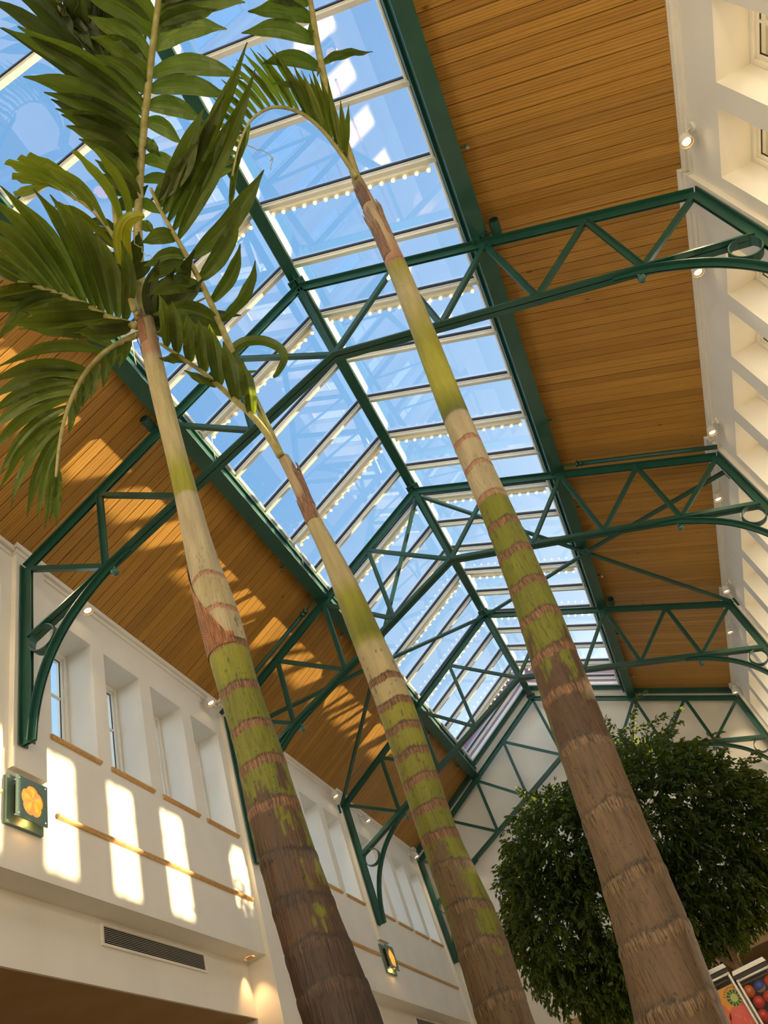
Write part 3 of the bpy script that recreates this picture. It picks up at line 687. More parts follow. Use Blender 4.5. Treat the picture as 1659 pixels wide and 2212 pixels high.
# globe lamps added as fill for the hall, out of view below and behind
def fill_lamp(x, y, h, w, label):
    t = thing('added_fill_globe', label, 'lamp', (x, y, 0), 'added globe fill lamps on posts')
    c = MB(); c.lathe([(.001, 0), (.14, 0), (.14, .03), (.05, .06), (.035, .12), (.03, h-.22), (.06, h-.2), (.07, h-.17), (.001, h-.17)], (x, y, 0), (0, 0, 1), 20); c.build('post', 'green', t, smooth=False)
    c = MB(); c.sphere((x, y, h), .17, 24); c.build('globe', 'globe', t, smooth=True)
    l = D.lights.new('added_fill_light', 'POINT'); l.energy = w; l.color = (1.0, .85, .64); l.shadow_soft_size = .25
    lo = D.objects.new('added_fill_light', l); C.objects.link(lo); lo.parent = t; lo.matrix_parent_inverse = wmat(t).inverted(); lo.location = (x, y, h+.45)
FILL_W = 150
for i, (x, y, h, k, nm) in enumerate([(-3.4, -2.2, 5.3, 2.0, 'left behind the camera'), (3.4, -2.2, 5.3, 2.2, 'right behind the camera'), (4.0, 3.0, 2.4, .6, 'by the right wall near the camera'),
                                   (3.8, 9.0, 1.7, .55, 'by the right wall midway'), (-2.6, 14.5, .9, .5, 'in the middle of the far left side'), (3.9, 16.5, 2.0, .6, 'by the far right wall')]):
    fill_lamp(x, y, h, FILL_W*k, 'added globe fill lamp on a green post standing '+nm)

# ------------------------------------------------------------------ palms
PALM = {"palms":{"p1":{"tr":[[-1.202,3.633,2.366,0.163],[-1.21,3.633,2.442,0.161],[-1.218,3.633,2.518,0.158],[-1.226,3.632,2.597,0.155],[-1.234,3.632,2.678,0.152],[-1.242,3.631,2.762,0.149],[-1.25,3.631,2.848,0.147],[-1.257,3.63,2.937,0.145],[-1.265,3.63,3.029,0.143],[-1.272,3.63,3.124,0.141],[-1.279,3.63,3.222,0.14],[-1.284,3.631,3.323,0.138],[-1.288,3.632,3.426,0.135],[-1.291,3.633,3.534,0.132],[-1.294,3.635,3.645,0.129],[-1.298,3.636,3.76,0.125],[-1.305,3.636,3.881,0.121],[-1.315,3.634,4.008,0.119],[-1.325,3.633,4.14,0.118],[-1.333,3.632,4.276,0.12],[-1.339,3.633,4.417,0.124],[-1.343,3.634,4.563,0.127],[-1.348,3.634,4.715,0.128],[-1.355,3.634,4.875,0.125],[-1.364,3.633,5.043,0.119],[-1.374,3.631,5.218,0.11],[-1.382,3.631,5.401,0.103],[-1.388,3.631,5.592,0.097],[-1.392,3.632,5.792,0.092],[-1.396,3.633,6.001,0.088],[-1.4,3.634,6.221,0.085],[-1.406,3.634,6.453,0.083],[-1.412,3.634,6.698,0.083],[-1.419,3.634,6.956,0.084],[-1.425,3.634,7.229,0.085],[-1.431,3.634,7.517,0.086],[-1.435,3.635,7.823,0.087],[-1.438,3.636,8.146,0.088],[-1.438,3.639,8.486,0.086],[-1.435,3.644,8.837,0.083]],"rings":[5.096,4.783,4.492,4.169,3.885,3.643,3.393,3.111,2.875,2.668,2.485],"zones":[7.948,6.396,5.994,5.431,5.096,4.492,3.544,3.302]},"p2":{"tr":[[-0.796,4.897,2.313,0.15],[-0.791,4.898,2.384,0.15],[-0.785,4.899,2.455,0.15],[-0.78,4.9,2.528,0.15],[-0.774,4.901,2.603,0.15],[-0.769,4.902,2.679,0.149],[-0.764,4.903,2.758,0.148],[-0.762,4.904,2.84,0.145],[-0.761,4.904,2.924,0.14],[-0.763,4.903,3.012,0.136],[-0.765,4.903,3.102,0.132],[-0.768,4.902,3.194,0.128],[-0.769,4.902,3.289,0.124],[-0.769,4.902,3.386,0.122],[-0.767,4.902,3.484,0.122],[-0.763,4.903,3.584,0.123],[-0.758,4.904,3.687,0.125],[-0.753,4.905,3.793,0.126],[-0.748,4.906,3.901,0.127],[-0.742,4.907,4.013,0.128],[-0.738,4.908,4.129,0.13],[-0.733,4.909,4.248,0.131],[-0.73,4.91,4.371,0.131],[-0.729,4.91,4.5,0.13],[-0.731,4.91,4.634,0.127],[-0.735,4.909,4.773,0.124],[-0.74,4.908,4.918,0.121],[-0.744,4.907,5.066,0.118],[-0.747,4.906,5.22,0.115],[-0.751,4.906,5.379,0.111],[-0.755,4.905,5.543,0.105],[-0.761,4.904,5.715,0.097],[-0.77,4.902,5.895,0.088],[-0.783,4.899,6.083,0.08],[-0.799,4.896,6.28,0.074],[-0.811,4.893,6.482,0.07],[-0.818,4.892,6.69,0.066],[-0.826,4.89,6.906,0.063],[-0.841,4.887,7.134,0.059],[-0.862,4.882,7.37,0.056]],"rings":[4.55,4.335,4.135,3.931,3.737,3.541,3.353,3.155,2.898,2.678,2.407],"zones":[6.843,6.451,5.549,4.903,4.856,4.335,3.4,3.096,2.817]},"p3":{"tr":[[0.081,3.898,1.883,0.184],[0.098,3.901,1.958,0.18],[0.116,3.904,2.033,0.175],[0.135,3.907,2.112,0.171],[0.153,3.91,2.193,0.166],[0.17,3.912,2.278,0.161],[0.185,3.915,2.367,0.156],[0.2,3.918,2.459,0.152],[0.216,3.92,2.555,0.148],[0.232,3.923,2.655,0.145],[0.249,3.925,2.759,0.143],[0.266,3.928,2.866,0.141],[0.285,3.93,2.978,0.141],[0.304,3.932,3.095,0.14],[0.324,3.934,3.216,0.14],[0.346,3.936,3.342,0.139],[0.369,3.938,3.473,0.137],[0.394,3.939,3.609,0.133],[0.42,3.941,3.751,0.129],[0.445,3.942,3.901,0.124],[0.47,3.943,4.059,0.119],[0.493,3.944,4.226,0.115],[0.518,3.945,4.402,0.111],[0.542,3.945,4.587,0.108],[0.566,3.946,4.784,0.105],[0.589,3.946,4.993,0.103],[0.613,3.947,5.214,0.102],[0.64,3.946,5.446,0.101],[0.671,3.945,5.689,0.101],[0.706,3.944,5.944,0.101],[0.745,3.941,6.212,0.101],[0.787,3.938,6.496,0.1],[0.832,3.934,6.797,0.098],[0.878,3.929,7.119,0.097],[0.926,3.923,7.464,0.095],[0.975,3.916,7.836,0.094],[1.023,3.91,8.241,0.091],[1.07,3.902,8.682,0.085],[1.12,3.894,9.154,0.075],[1.171,3.884,9.645,0.062]],"rings":[7.827,5.365,5.096,4.8,4.549,4.316,4.062,3.827,3.583,3.342,3.04,2.711,2.417,2.173,1.925],"zones":[8.488,7.827,7.321,6.382,5.701,5.659,4.83,3.598,3.003]}},"fronds":[["a",0,[[-1.466,3.659,8.75],[-1.321,3.479,9.35],[-1.075,3.161,9.8],[-0.681,2.719,10.15],[-0.231,2.222,10.3],[0.175,1.767,10.3],[0.377,1.533,10.25],[0.607,1.245,10.1]],0.055,[[0.277,1.648,10.275,-0.049,1.177,10.002,0.194,0.15],[0.114,1.835,10.3,-0.194,1.276,10.016,0.199,0.15],[0.026,1.933,10.3,-0.337,1.337,10.004,0.205,0.15],[-0.127,2.105,10.3,-0.4,1.484,10.013,0.209,0.15],[-0.213,2.202,10.3,-0.484,1.628,10.028,0.202,0.15],[-0.312,2.311,10.272,-0.533,1.758,10.014,0.195,0.15],[-0.398,2.406,10.243,-0.951,1.253,9.798,0.233,0.05],[-0.454,2.468,10.224,-1.057,1.196,9.743,0.159,0.05],[-0.519,2.54,10.203,-1.165,1.576,9.803,0.236,0.05],[-0.568,2.593,10.187,-1.101,1.768,9.836,0.17,0.06],[-0.634,2.666,10.165,-1.094,1.994,9.86,0.238,0.08],[-0.708,2.749,10.126,-1.093,1.914,9.794,0.162,0.1],[-0.763,2.81,10.077,-1.102,2.071,9.775,0.23,0.14],[-0.865,2.925,9.985,-1.064,2.197,9.703,0.183,0.16],[-0.949,3.019,9.911,-1.046,2.409,9.665,0.193,0.14],[-0.997,3.073,9.868,-1.084,2.526,9.639,0.145,0.14],[0.303,1.618,10.269,0.854,1.646,10.012,0.189,-0.1],[0.226,1.707,10.287,0.913,1.788,9.998,0.2,-0.1],[0.097,1.854,10.3,0.927,2.011,9.978,0.213,-0.1],[0.065,1.89,10.3,0.669,1.957,10.034,0.178,-0.1],[-0.05,2.018,10.3,0.664,2.125,10.011,0.207,-0.15],[-0.215,2.203,10.3,0.585,2.557,9.979,0.202,-0.15],[-0.298,2.295,10.277,0.388,2.665,9.976,0.185,-0.15],[-0.389,2.395,10.246,0.038,2.714,9.998,0.186,-0.15],[-0.484,2.5,10.214,-0.264,2.801,9.999,0.169,-0.2],[-0.598,2.626,10.177,-0.527,2.791,10.005,0.123,0],[-0.719,2.761,10.116,-0.415,3.069,9.893,0.163,-0.2],[-0.836,2.892,10.011,-0.438,3.187,9.778,0.134,-0.25],[-0.955,3.025,9.906,-0.824,3.177,9.735,0.116,-0.1],[-1.086,3.175,9.78,-0.97,3.279,9.62,0.116,-0.1],[0.175,1.766,10.3,1.105,1.951,9.95,0.184,-0.1]],0],["d",0,[[-1.467,3.567,8.75],[-1.393,3.28,9.5],[-1.272,3.082,10.0],[-1.089,2.8,10.4],[-0.812,2.349,10.7],[-0.694,1.86,10.8],[-0.653,1.397,10.8],[-0.674,1.103,10.7]],0.035,[[-0.69,1.816,10.8,-0.368,1.218,10.504,0.186,0.1],[-0.799,2.296,10.711,-1.162,1.27,10.311,0.164,0.1],[-0.778,2.206,10.728,-1.124,1.004,10.273,0.192,0.1],[-0.73,2.008,10.769,-0.916,0.929,10.347,0.16,0.1],[-0.672,1.607,10.8,-0.776,1.105,10.537,0.118,0.05],[-0.944,2.564,10.556,-1.155,1.941,10.282,0.146,0.1],[-0.667,1.559,10.8,-0.349,1.363,10.601,0.136,0.0],[-0.658,1.456,10.8,-0.566,1.843,10.559,0.126,-0.1],[-0.654,1.412,10.8,-0.589,1.998,10.499,0.152,-0.1],[-0.655,1.415,10.8,-0.554,2.057,10.48,0.134,-0.1],[-0.657,1.446,10.8,-0.665,1.67,10.602,0.09,-0.1],[-0.656,1.429,10.8,-0.598,1.519,10.643,0.081,-0.1],[-0.658,1.449,10.8,-0.385,1.844,10.553,0.161,0],[-0.843,2.399,10.666,-0.391,2.227,10.449,0.146,-0.2],[-1.006,2.665,10.489,-0.551,2.426,10.267,0.147,-0.2],[-1.144,2.886,10.28,-0.696,2.679,10.065,0.148,-0.2],[-0.823,2.366,10.689,-0.305,1.99,10.435,0.165,-0.1],[-0.721,1.973,10.776,-0.175,1.727,10.534,0.16,-0.1]],1],["left",0,[[-1.514,3.595,8.7],[-1.755,3.509,9.0],[-1.934,3.366,9.25],[-2.178,3.12,9.4],[-2.457,2.8,9.4],[-2.628,2.526,9.2]],0.035,[[-1.622,3.557,8.836,-1.098,2.743,8.534,0.139,0.1],[-1.672,3.539,8.898,-1.246,2.576,8.573,0.13,0.1],[-1.734,3.517,8.975,-1.287,2.292,8.59,0.159,0.08],[-1.797,3.476,9.059,-1.378,2.162,8.652,0.16,0.08],[-1.853,3.431,9.138,-1.478,2.081,8.721,0.151,0.08],[-1.917,3.38,9.227,-1.704,1.952,8.786,0.17,0.08],[-1.979,3.32,9.278,-1.862,1.97,8.851,0.17,0.08],[-2.056,3.243,9.325,-2.043,2.062,8.935,0.16,0.08],[-2.133,3.165,9.372,-2.201,2.178,9.023,0.141,0.06],[-2.207,3.087,9.4,-2.372,2.308,9.09,0.122,0.06],[-2.292,2.989,9.4,-2.507,2.399,9.125,0.139,0.06],[-2.038,3.261,9.313,-2.677,3.031,8.71,0.16,0.18],[-1.866,3.421,9.155,-2.292,2.9,8.707,0.189,-0.1],[-1.755,3.509,9.0,-2.317,2.79,8.319,0.206,-0.12],[-1.643,3.55,8.863,-2.182,2.873,8.212,0.186,-0.12],[-2.205,3.089,9.4,-2.575,2.713,8.991,0.169,-0.1],[-1.556,3.58,8.753,-1.936,3.173,8.351,0.184,-0.1],[-2.118,3.181,9.363,-2.684,2.726,8.869,0.169,-0.1],[-1.543,3.585,8.737,-1.815,3.148,8.364,0.138,-0.1]],0],["low",0,[[-1.549,3.676,8.7],[-1.766,3.734,8.85],[-1.991,3.738,8.85],[-2.246,3.773,8.75],[-2.466,3.831,8.55],[-2.618,3.888,8.3],[-2.714,3.928,8.0],[-2.803,3.99,7.7]],0.03,[[-1.873,3.736,8.85,-2.363,2.957,8.517,0.17,0.12],[-1.96,3.738,8.85,-2.777,3.143,8.482,0.17,0.14],[-2.209,3.768,8.765,-2.923,3.195,8.417,0.161,0.1],[-2.26,3.777,8.737,-3.049,3.339,8.392,0.16,0.1],[-2.317,3.792,8.686,-3.138,3.443,8.342,0.16,0.1],[-2.38,3.809,8.628,-3.245,3.568,8.283,0.169,0.1],[-2.446,3.826,8.569,-3.401,3.748,8.212,0.159,0.12],[-2.508,3.847,8.483,-3.428,3.949,8.14,0.149,0.12],[-2.558,3.866,8.401,-3.52,4.045,8.048,0.139,0.12],[-2.604,3.883,8.325,-3.524,4.224,7.978,0.129,0.1],[-2.636,3.896,8.246,-3.45,4.372,7.913,0.119,0.08],[-2.671,3.911,8.137,-3.367,4.432,7.82,0.109,0.06],[-2.714,3.928,8.0,-3.298,4.446,7.7,0.099,0.03],[-2.76,3.961,7.849,-3.132,4.411,7.587,0.116,0],[-2.782,3.976,7.774,-3.107,4.279,7.538,0.08,0],[-1.751,3.73,8.839,-1.917,3.864,8.656,0.104,0],[-1.845,3.736,8.85,-1.997,3.839,8.671,0.104,0],[-2.0,3.74,8.846,-2.186,3.958,8.648,0.123,-0.1],[-2.105,3.754,8.805,-2.345,3.972,8.599,0.113,-0.1],[-2.209,3.768,8.764,-2.456,3.983,8.558,0.104,-0.1],[-2.323,3.794,8.68,-2.574,4.002,8.474,0.094,-0.1],[-2.458,3.829,8.558,-2.684,4.05,8.354,0.093,-0.1],[-1.67,3.709,8.784,-1.811,3.802,8.608,0.094,0]],0],["upleft",0,[[-1.437,3.494,8.7],[-1.377,3.303,9.1],[-1.305,3.054,9.4],[-1.349,2.77,9.6],[-1.48,2.529,9.7],[-1.578,2.321,9.7]],0.025,[[-1.354,3.223,9.196,-1.013,2.012,8.8,0.093,0.2],[-1.341,3.178,9.251,-0.867,2.1,8.879,0.093,0.25],[-1.315,2.991,9.444,-1.356,2.07,9.11,0.12,0.15],[-1.337,2.847,9.545,-1.438,1.964,9.212,0.111,0.1],[-1.372,2.728,9.617,-1.537,1.967,9.306,0.119,0.1],[-1.428,2.625,9.66,-1.664,1.958,9.361,0.137,0.1],[-1.501,2.485,9.7,-1.737,2.112,9.466,0.117,0.05],[-1.539,2.405,9.7,-1.838,2.259,9.492,0.09,-0.05],[-1.327,3.129,9.309,-1.47,2.36,9.013,0.12,0.05],[-1.318,2.967,9.461,-1.499,2.597,9.246,0.102,-0.05]],2],["young",0,[[-1.467,3.567,8.75],[-1.38,3.36,9.0],[-1.297,3.153,9.1],[-1.209,2.986,9.15],[-1.105,2.878,9.15],[-0.991,2.837,9.12],[-0.876,2.866,9.08]],0.02,[],3],["top",0,[[-0.255,2.256,10.3],[-0.078,1.899,10.7],[-0.029,1.572,10.9],[-0.241,1.353,11.0],[-0.564,1.227,11.0],[-0.877,1.161,10.9]],0.03,[[-0.029,1.572,10.9,-0.227,1.863,10.675,0.155,0.04],[-0.074,1.525,10.921,-0.527,2.058,10.606,0.173,0.04],[-0.13,1.468,10.947,-0.632,2.088,10.604,0.181,0.03],[-0.183,1.413,10.972,-0.633,1.969,10.649,0.181,0.03],[-0.236,1.358,10.998,-0.633,1.844,10.701,0.171,0.03],[-0.315,1.324,11.0,-0.62,1.703,10.74,0.153,0.03],[-0.404,1.289,11.0,-0.633,1.584,10.769,0.135,0.03],[-0.492,1.255,11.0,-0.713,1.471,10.789,0.125,0.03],[-0.572,1.225,10.998,-0.802,1.386,10.8,0.116,0.03],[-0.106,1.492,10.936,-0.393,1.955,10.655,0.154,-0.03],[-0.159,1.438,10.961,-0.473,1.961,10.661,0.154,-0.03],[-0.046,1.687,10.829,-0.151,2.062,10.59,0.165,-0.04],[-0.037,1.628,10.865,-0.116,1.871,10.663,0.155,-0.04]],1],["back",0,[[-1.434,3.437,8.7],[-1.417,3.332,9.3],[-1.322,3.177,9.9],[-1.185,2.983,10.3],[-1.133,2.871,10.5]],0.03,[[-1.366,3.25,9.632,-1.542,2.867,9.42,0.087,0.1],[-1.344,3.214,9.767,-1.538,2.836,9.554,0.087,0.1],[-1.322,3.177,9.9,-1.483,2.847,9.702,0.088,0.1],[-1.387,3.284,9.499,-1.573,3.04,9.309,0.086,0.1],[-1.417,3.333,9.296,-1.007,2.963,9.076,0.16,0.1],[-1.42,3.349,9.217,-1.046,3.238,9.024,0.141,0.1],[-1.237,3.057,10.15,-0.787,2.947,9.939,0.148,0.1],[-1.184,2.982,10.302,-0.765,2.862,10.096,0.149,0.1],[-1.417,3.332,9.3,-1.65,3.198,9.114,0.104,0],[-1.425,3.377,9.068,-1.362,2.962,8.868,0.111,0]],1],["right",0,[[-1.432,3.648,8.7],[-1.311,3.764,8.9],[-1.063,3.832,9.0],[-0.795,3.849,9.0]],0.02,[[-1.413,3.667,8.733,-0.896,4.025,8.455,0.204,0.1],[-1.375,3.705,8.798,-0.668,3.423,8.53,0.159,0.1],[-1.327,3.749,8.874,-0.601,3.169,8.582,0.161,0.1],[-1.351,3.728,8.837,-0.567,3.951,8.531,0.169,0.1],[-1.389,3.691,8.773,-0.907,3.048,8.508,0.14,-0.1],[-1.374,3.706,8.799,-0.839,3.217,8.546,0.14,-0.1]],1],["up",1,[[-0.874,4.818,7.35],[-0.87,4.61,7.9],[-0.811,4.1,8.3],[-0.739,3.571,8.65],[-0.719,3.183,8.85],[-0.712,2.895,9.0],[-0.675,2.664,9.05]],0.04,[[-0.704,2.844,9.011,0.118,2.201,8.653,0.157,0.05],[-0.712,2.909,8.992,0.37,2.128,8.563,0.158,0.05],[-0.714,2.976,8.957,0.678,1.88,8.41,0.158,0.05],[-0.718,3.136,8.874,0.636,2.053,8.345,0.151,0.08],[-0.716,3.056,8.916,0.33,2.286,8.502,0.124,0.05],[-0.725,3.305,8.786,0.319,2.788,8.407,0.188,0.15],[-0.736,3.503,8.684,-0.003,2.924,8.37,0.172,0.18],[-0.756,3.695,8.566,-0.188,3.206,8.297,0.128,0.18],[-0.778,3.863,8.454,-0.14,3.355,8.173,0.147,0.18],[-0.692,2.77,9.027,-0.047,2.415,8.742,0.173,0.1],[-0.717,3.114,8.886,-0.988,2.909,8.681,0.151,0.12],[-0.723,3.27,8.804,-1.082,3.062,8.586,0.152,0.12],[-0.728,3.366,8.754,-1.127,3.191,8.531,0.135,0.12],[-0.74,3.578,8.645,-1.181,3.246,8.401,0.172,0.12],[-0.779,3.87,8.45,-1.206,3.316,8.183,0.193,0.14],[-0.793,3.968,8.385,-1.281,3.449,8.115,0.166,0.14],[-0.849,4.432,8.038,-0.64,4.186,7.868,0.084,-0.4],[-0.854,4.472,8.006,-0.966,4.648,7.862,0.103,0.1]],0],["curl",1,[[-0.879,4.741,7.5],[-0.84,4.407,8.0],[-0.803,4.16,8.2],[-0.791,4.113,8.3],[-0.657,4.131,8.35],[-0.49,4.195,8.3],[-0.387,4.296,8.2],[-0.396,4.365,8.1],[-0.516,4.402,8.0],[-0.575,4.389,7.95]],0.012,[],4],["flat",1,[[-0.874,4.818,7.35],[-0.909,4.574,7.65],[-1.022,4.317,7.9],[-1.129,4.023,8.05],[-1.242,3.728,8.1],[-1.302,3.551,8.1]],0.035,[[-1.001,4.366,7.853,-0.725,3.565,7.594,0.155,0.05],[-1.068,4.192,7.963,-0.752,3.41,7.699,0.154,0.05],[-1.129,4.023,8.05,-0.826,3.378,7.808,0.144,0.05],[-1.189,3.866,8.076,-0.883,3.282,7.841,0.133,0.05],[-1.238,3.739,8.098,-0.925,3.133,7.856,0.123,0.05],[-0.938,4.508,7.714,-0.657,3.725,7.462,0.137,0.05],[-1.277,3.627,8.1,-0.984,3.019,7.857,0.113,0.05],[-1.073,4.176,7.971,-1.2,3.723,7.766,0.082,-0.1],[-1.208,3.816,8.085,-1.346,3.577,7.905,0.097,0]],0],["up",2,[[1.145,3.893,9.5],[1.235,3.56,9.85],[1.275,3.217,10.0],[1.4,2.802,10.2],[1.512,2.471,10.3],[1.588,2.206,10.3],[1.667,1.904,10.2]],0.05,[[1.494,2.523,10.284,0.916,2.101,10.024,0.177,0.12],[1.433,2.702,10.23,0.767,2.206,9.949,0.17,0.14],[1.367,2.911,10.146,0.812,2.507,9.9,0.153,0.14],[1.286,3.181,10.017,0.806,2.659,9.768,0.097,0.12],[1.382,2.86,10.171,1.872,2.944,9.936,0.105,-0.12],[1.489,2.539,10.279,1.361,2.614,10.116,0.065,0.1],[1.557,2.315,10.3,1.135,1.946,10.067,0.183,0.12],[1.578,2.241,10.3,2.14,2.344,10.034,0.154,-0.1],[1.389,2.837,10.183,1.275,2.904,10.022,0.067,0],[1.54,2.373,10.3,1.113,2.08,10.076,0.166,0.1]],0],["arch",2,[[1.161,3.78,9.5],[1.139,3.578,9.75],[1.089,3.366,9.9],[0.993,3.168,10.0],[0.872,3.027,10.0],[0.725,2.918,9.95],[0.569,2.883,9.9],[0.409,2.887,9.8],[0.215,2.978,9.65],[0.029,3.104,9.45]],0.022,[[1.146,3.643,9.669,1.333,3.041,9.566,0.064,0.06],[1.146,3.641,9.673,1.4,3.142,9.624,0.059,0.05],[1.14,3.592,9.733,1.272,2.908,9.624,0.064,0.06],[1.128,3.534,9.781,1.256,2.773,9.665,0.064,0.06],[1.128,3.532,9.782,1.322,2.87,9.727,0.059,0.05],[1.114,3.474,9.823,1.214,2.694,9.705,0.064,0.06],[1.1,3.415,9.865,1.119,2.68,9.753,0.064,0.06],[1.1,3.413,9.867,1.183,2.775,9.814,0.059,0.05],[1.084,3.355,9.905,1.072,2.612,9.792,0.064,0.06],[1.054,3.295,9.936,0.987,2.633,9.829,0.063,0.06],[1.055,3.296,9.935,1.048,2.725,9.886,0.058,0.05],[1.025,3.235,9.966,0.976,2.489,9.851,0.063,0.06],[0.997,3.175,9.996,0.923,2.38,9.876,0.063,0.06],[0.997,3.176,9.996,0.983,2.469,9.939,0.058,0.05],[0.948,3.115,10.0,0.821,2.392,9.886,0.063,0.06],[0.897,3.056,10.0,0.773,2.332,9.885,0.062,0.06],[0.902,3.062,10.0,0.83,2.42,9.946,0.058,0.05],[0.837,3.001,9.988,0.693,2.324,9.877,0.062,0.06],[0.77,2.952,9.965,0.605,2.345,9.86,0.062,0.06],[0.781,2.96,9.969,0.66,2.434,9.92,0.057,0.05],[0.7,2.913,9.942,0.537,2.367,9.842,0.061,0.06],[0.623,2.895,9.917,0.458,2.37,9.819,0.061,0.06],[0.642,2.9,9.923,0.511,2.458,9.878,0.057,0.05],[0.548,2.884,9.887,0.387,2.411,9.793,0.061,0.06],[0.474,2.886,9.841,0.302,2.435,9.749,0.061,0.06],[0.494,2.885,9.853,0.353,2.526,9.811,0.056,0.05],[0.403,2.89,9.796,0.232,2.487,9.708,0.061,0.06],[0.345,2.917,9.751,0.19,2.559,9.667,0.061,0.06],[0.359,2.91,9.762,0.239,2.65,9.724,0.056,0.05],[0.287,2.944,9.706,0.116,2.633,9.626,0.061,0.06],[0.23,2.972,9.661,0.043,2.713,9.585,0.06,0.06],[0.244,2.965,9.672,0.091,2.806,9.638,0.056,0.05],[0.179,3.003,9.611,-0.054,2.813,9.536,0.06,0.06],[0.13,3.036,9.558,-0.148,2.915,9.483,0.06,0.06],[0.141,3.029,9.57,-0.102,3.012,9.534,0.056,0.05],[0.081,3.069,9.506,-0.232,3.051,9.429,0.06,0.06],[0.432,2.887,9.815,0.125,3.076,9.552,0.061,-0.05],[0.358,2.911,9.761,0.063,3.107,9.499,0.061,-0.05],[0.288,2.944,9.707,0.006,3.147,9.446,0.061,-0.05],[0.219,2.977,9.653,-0.051,3.186,9.393,0.06,-0.05],[0.159,3.016,9.59,-0.098,3.232,9.331,0.06,-0.05],[0.101,3.056,9.527,-0.144,3.279,9.268,0.06,-0.05],[0.042,3.095,9.464,-0.19,3.325,9.206,0.06,-0.05]],2]]}
def smoothstep(a, b_, x): t = min(max((x-a)/(b_-a), 0), 1); return t*t*(3-2*t)
CREAM = (.44, .38, .20); PALE = (.42, .37, .23); OLIVE = (.160, .185, .004); YG = (.27, .27, .022); BROWN = (.085, .042, .018); DBROWN = (.036, .021, .012); GREY = (.150, .094, .045); RING = (.20, .105, .05); PINK = (.36, .19, .12)
ZC = {'p1': [(8.9, (.46, .42, .26)), (8.45, (.42, .31, .19)), (8.1, (.40, .24, .15)), (8.0, PALE), (7.9, CREAM), (6.6, CREAM), (6.3, YG), (6.02, YG), (5.99, PALE), (5.12, PALE), (5.09, CREAM), (4.51, PALE), (4.48, YG), (4.1, OLIVE), (3.6, OLIVE), (3.40, BROWN), (2.2, DBROWN), (0, GREY)],
      'p2': [(7.4, (.44, .36, .2)), (7.0, (.46, .36, .22)), (6.6, (.44, .31, .19)), (6.45, (.34, .19, .11)), (6.42, CREAM), (6.4, CREAM), (5.6, CREAM), (5.4, YG), (5.0, OLIVE), (4.92, YG), (4.87, CREAM), (4.36, CREAM), (4.32, YG), (3.5, OLIVE), (3.35, YG), (3.1, (.33, .27, .10)), (2.85, GREY), (0, GREY)],
      'p3': [(9.7, (.40, .36, .2)), (9.35, (.34, .2, .11)), (9.0, (.48, .36, .22)), (8.5, (.50, .40, .26)), (8.15, (.44, .32, .19)), (7.9, (.40, .23, .14)), (7.85, PINK), (7.8, YG), (7.3, CREAM), (6.6, YG), (6.0, (.36, .36, .04)), (5.75, OLIVE), (5.67, (.12, .13, .03)), (5.64, PALE), (4.84, PALE), (4.81, OLIVE), (4.0, OLIVE), (3.62, (.25, .22, .03)), (3.5, GREY), (2.4, GREY), (0, (.14, .088, .045))]}
PAT = {'p1': (2.7, 4.2, BROWN, 3.38), 'p2': (2.6, 3.6, GREY, 3.0), 'p3': (3.05, 4.0, BROWN, 3.5)}
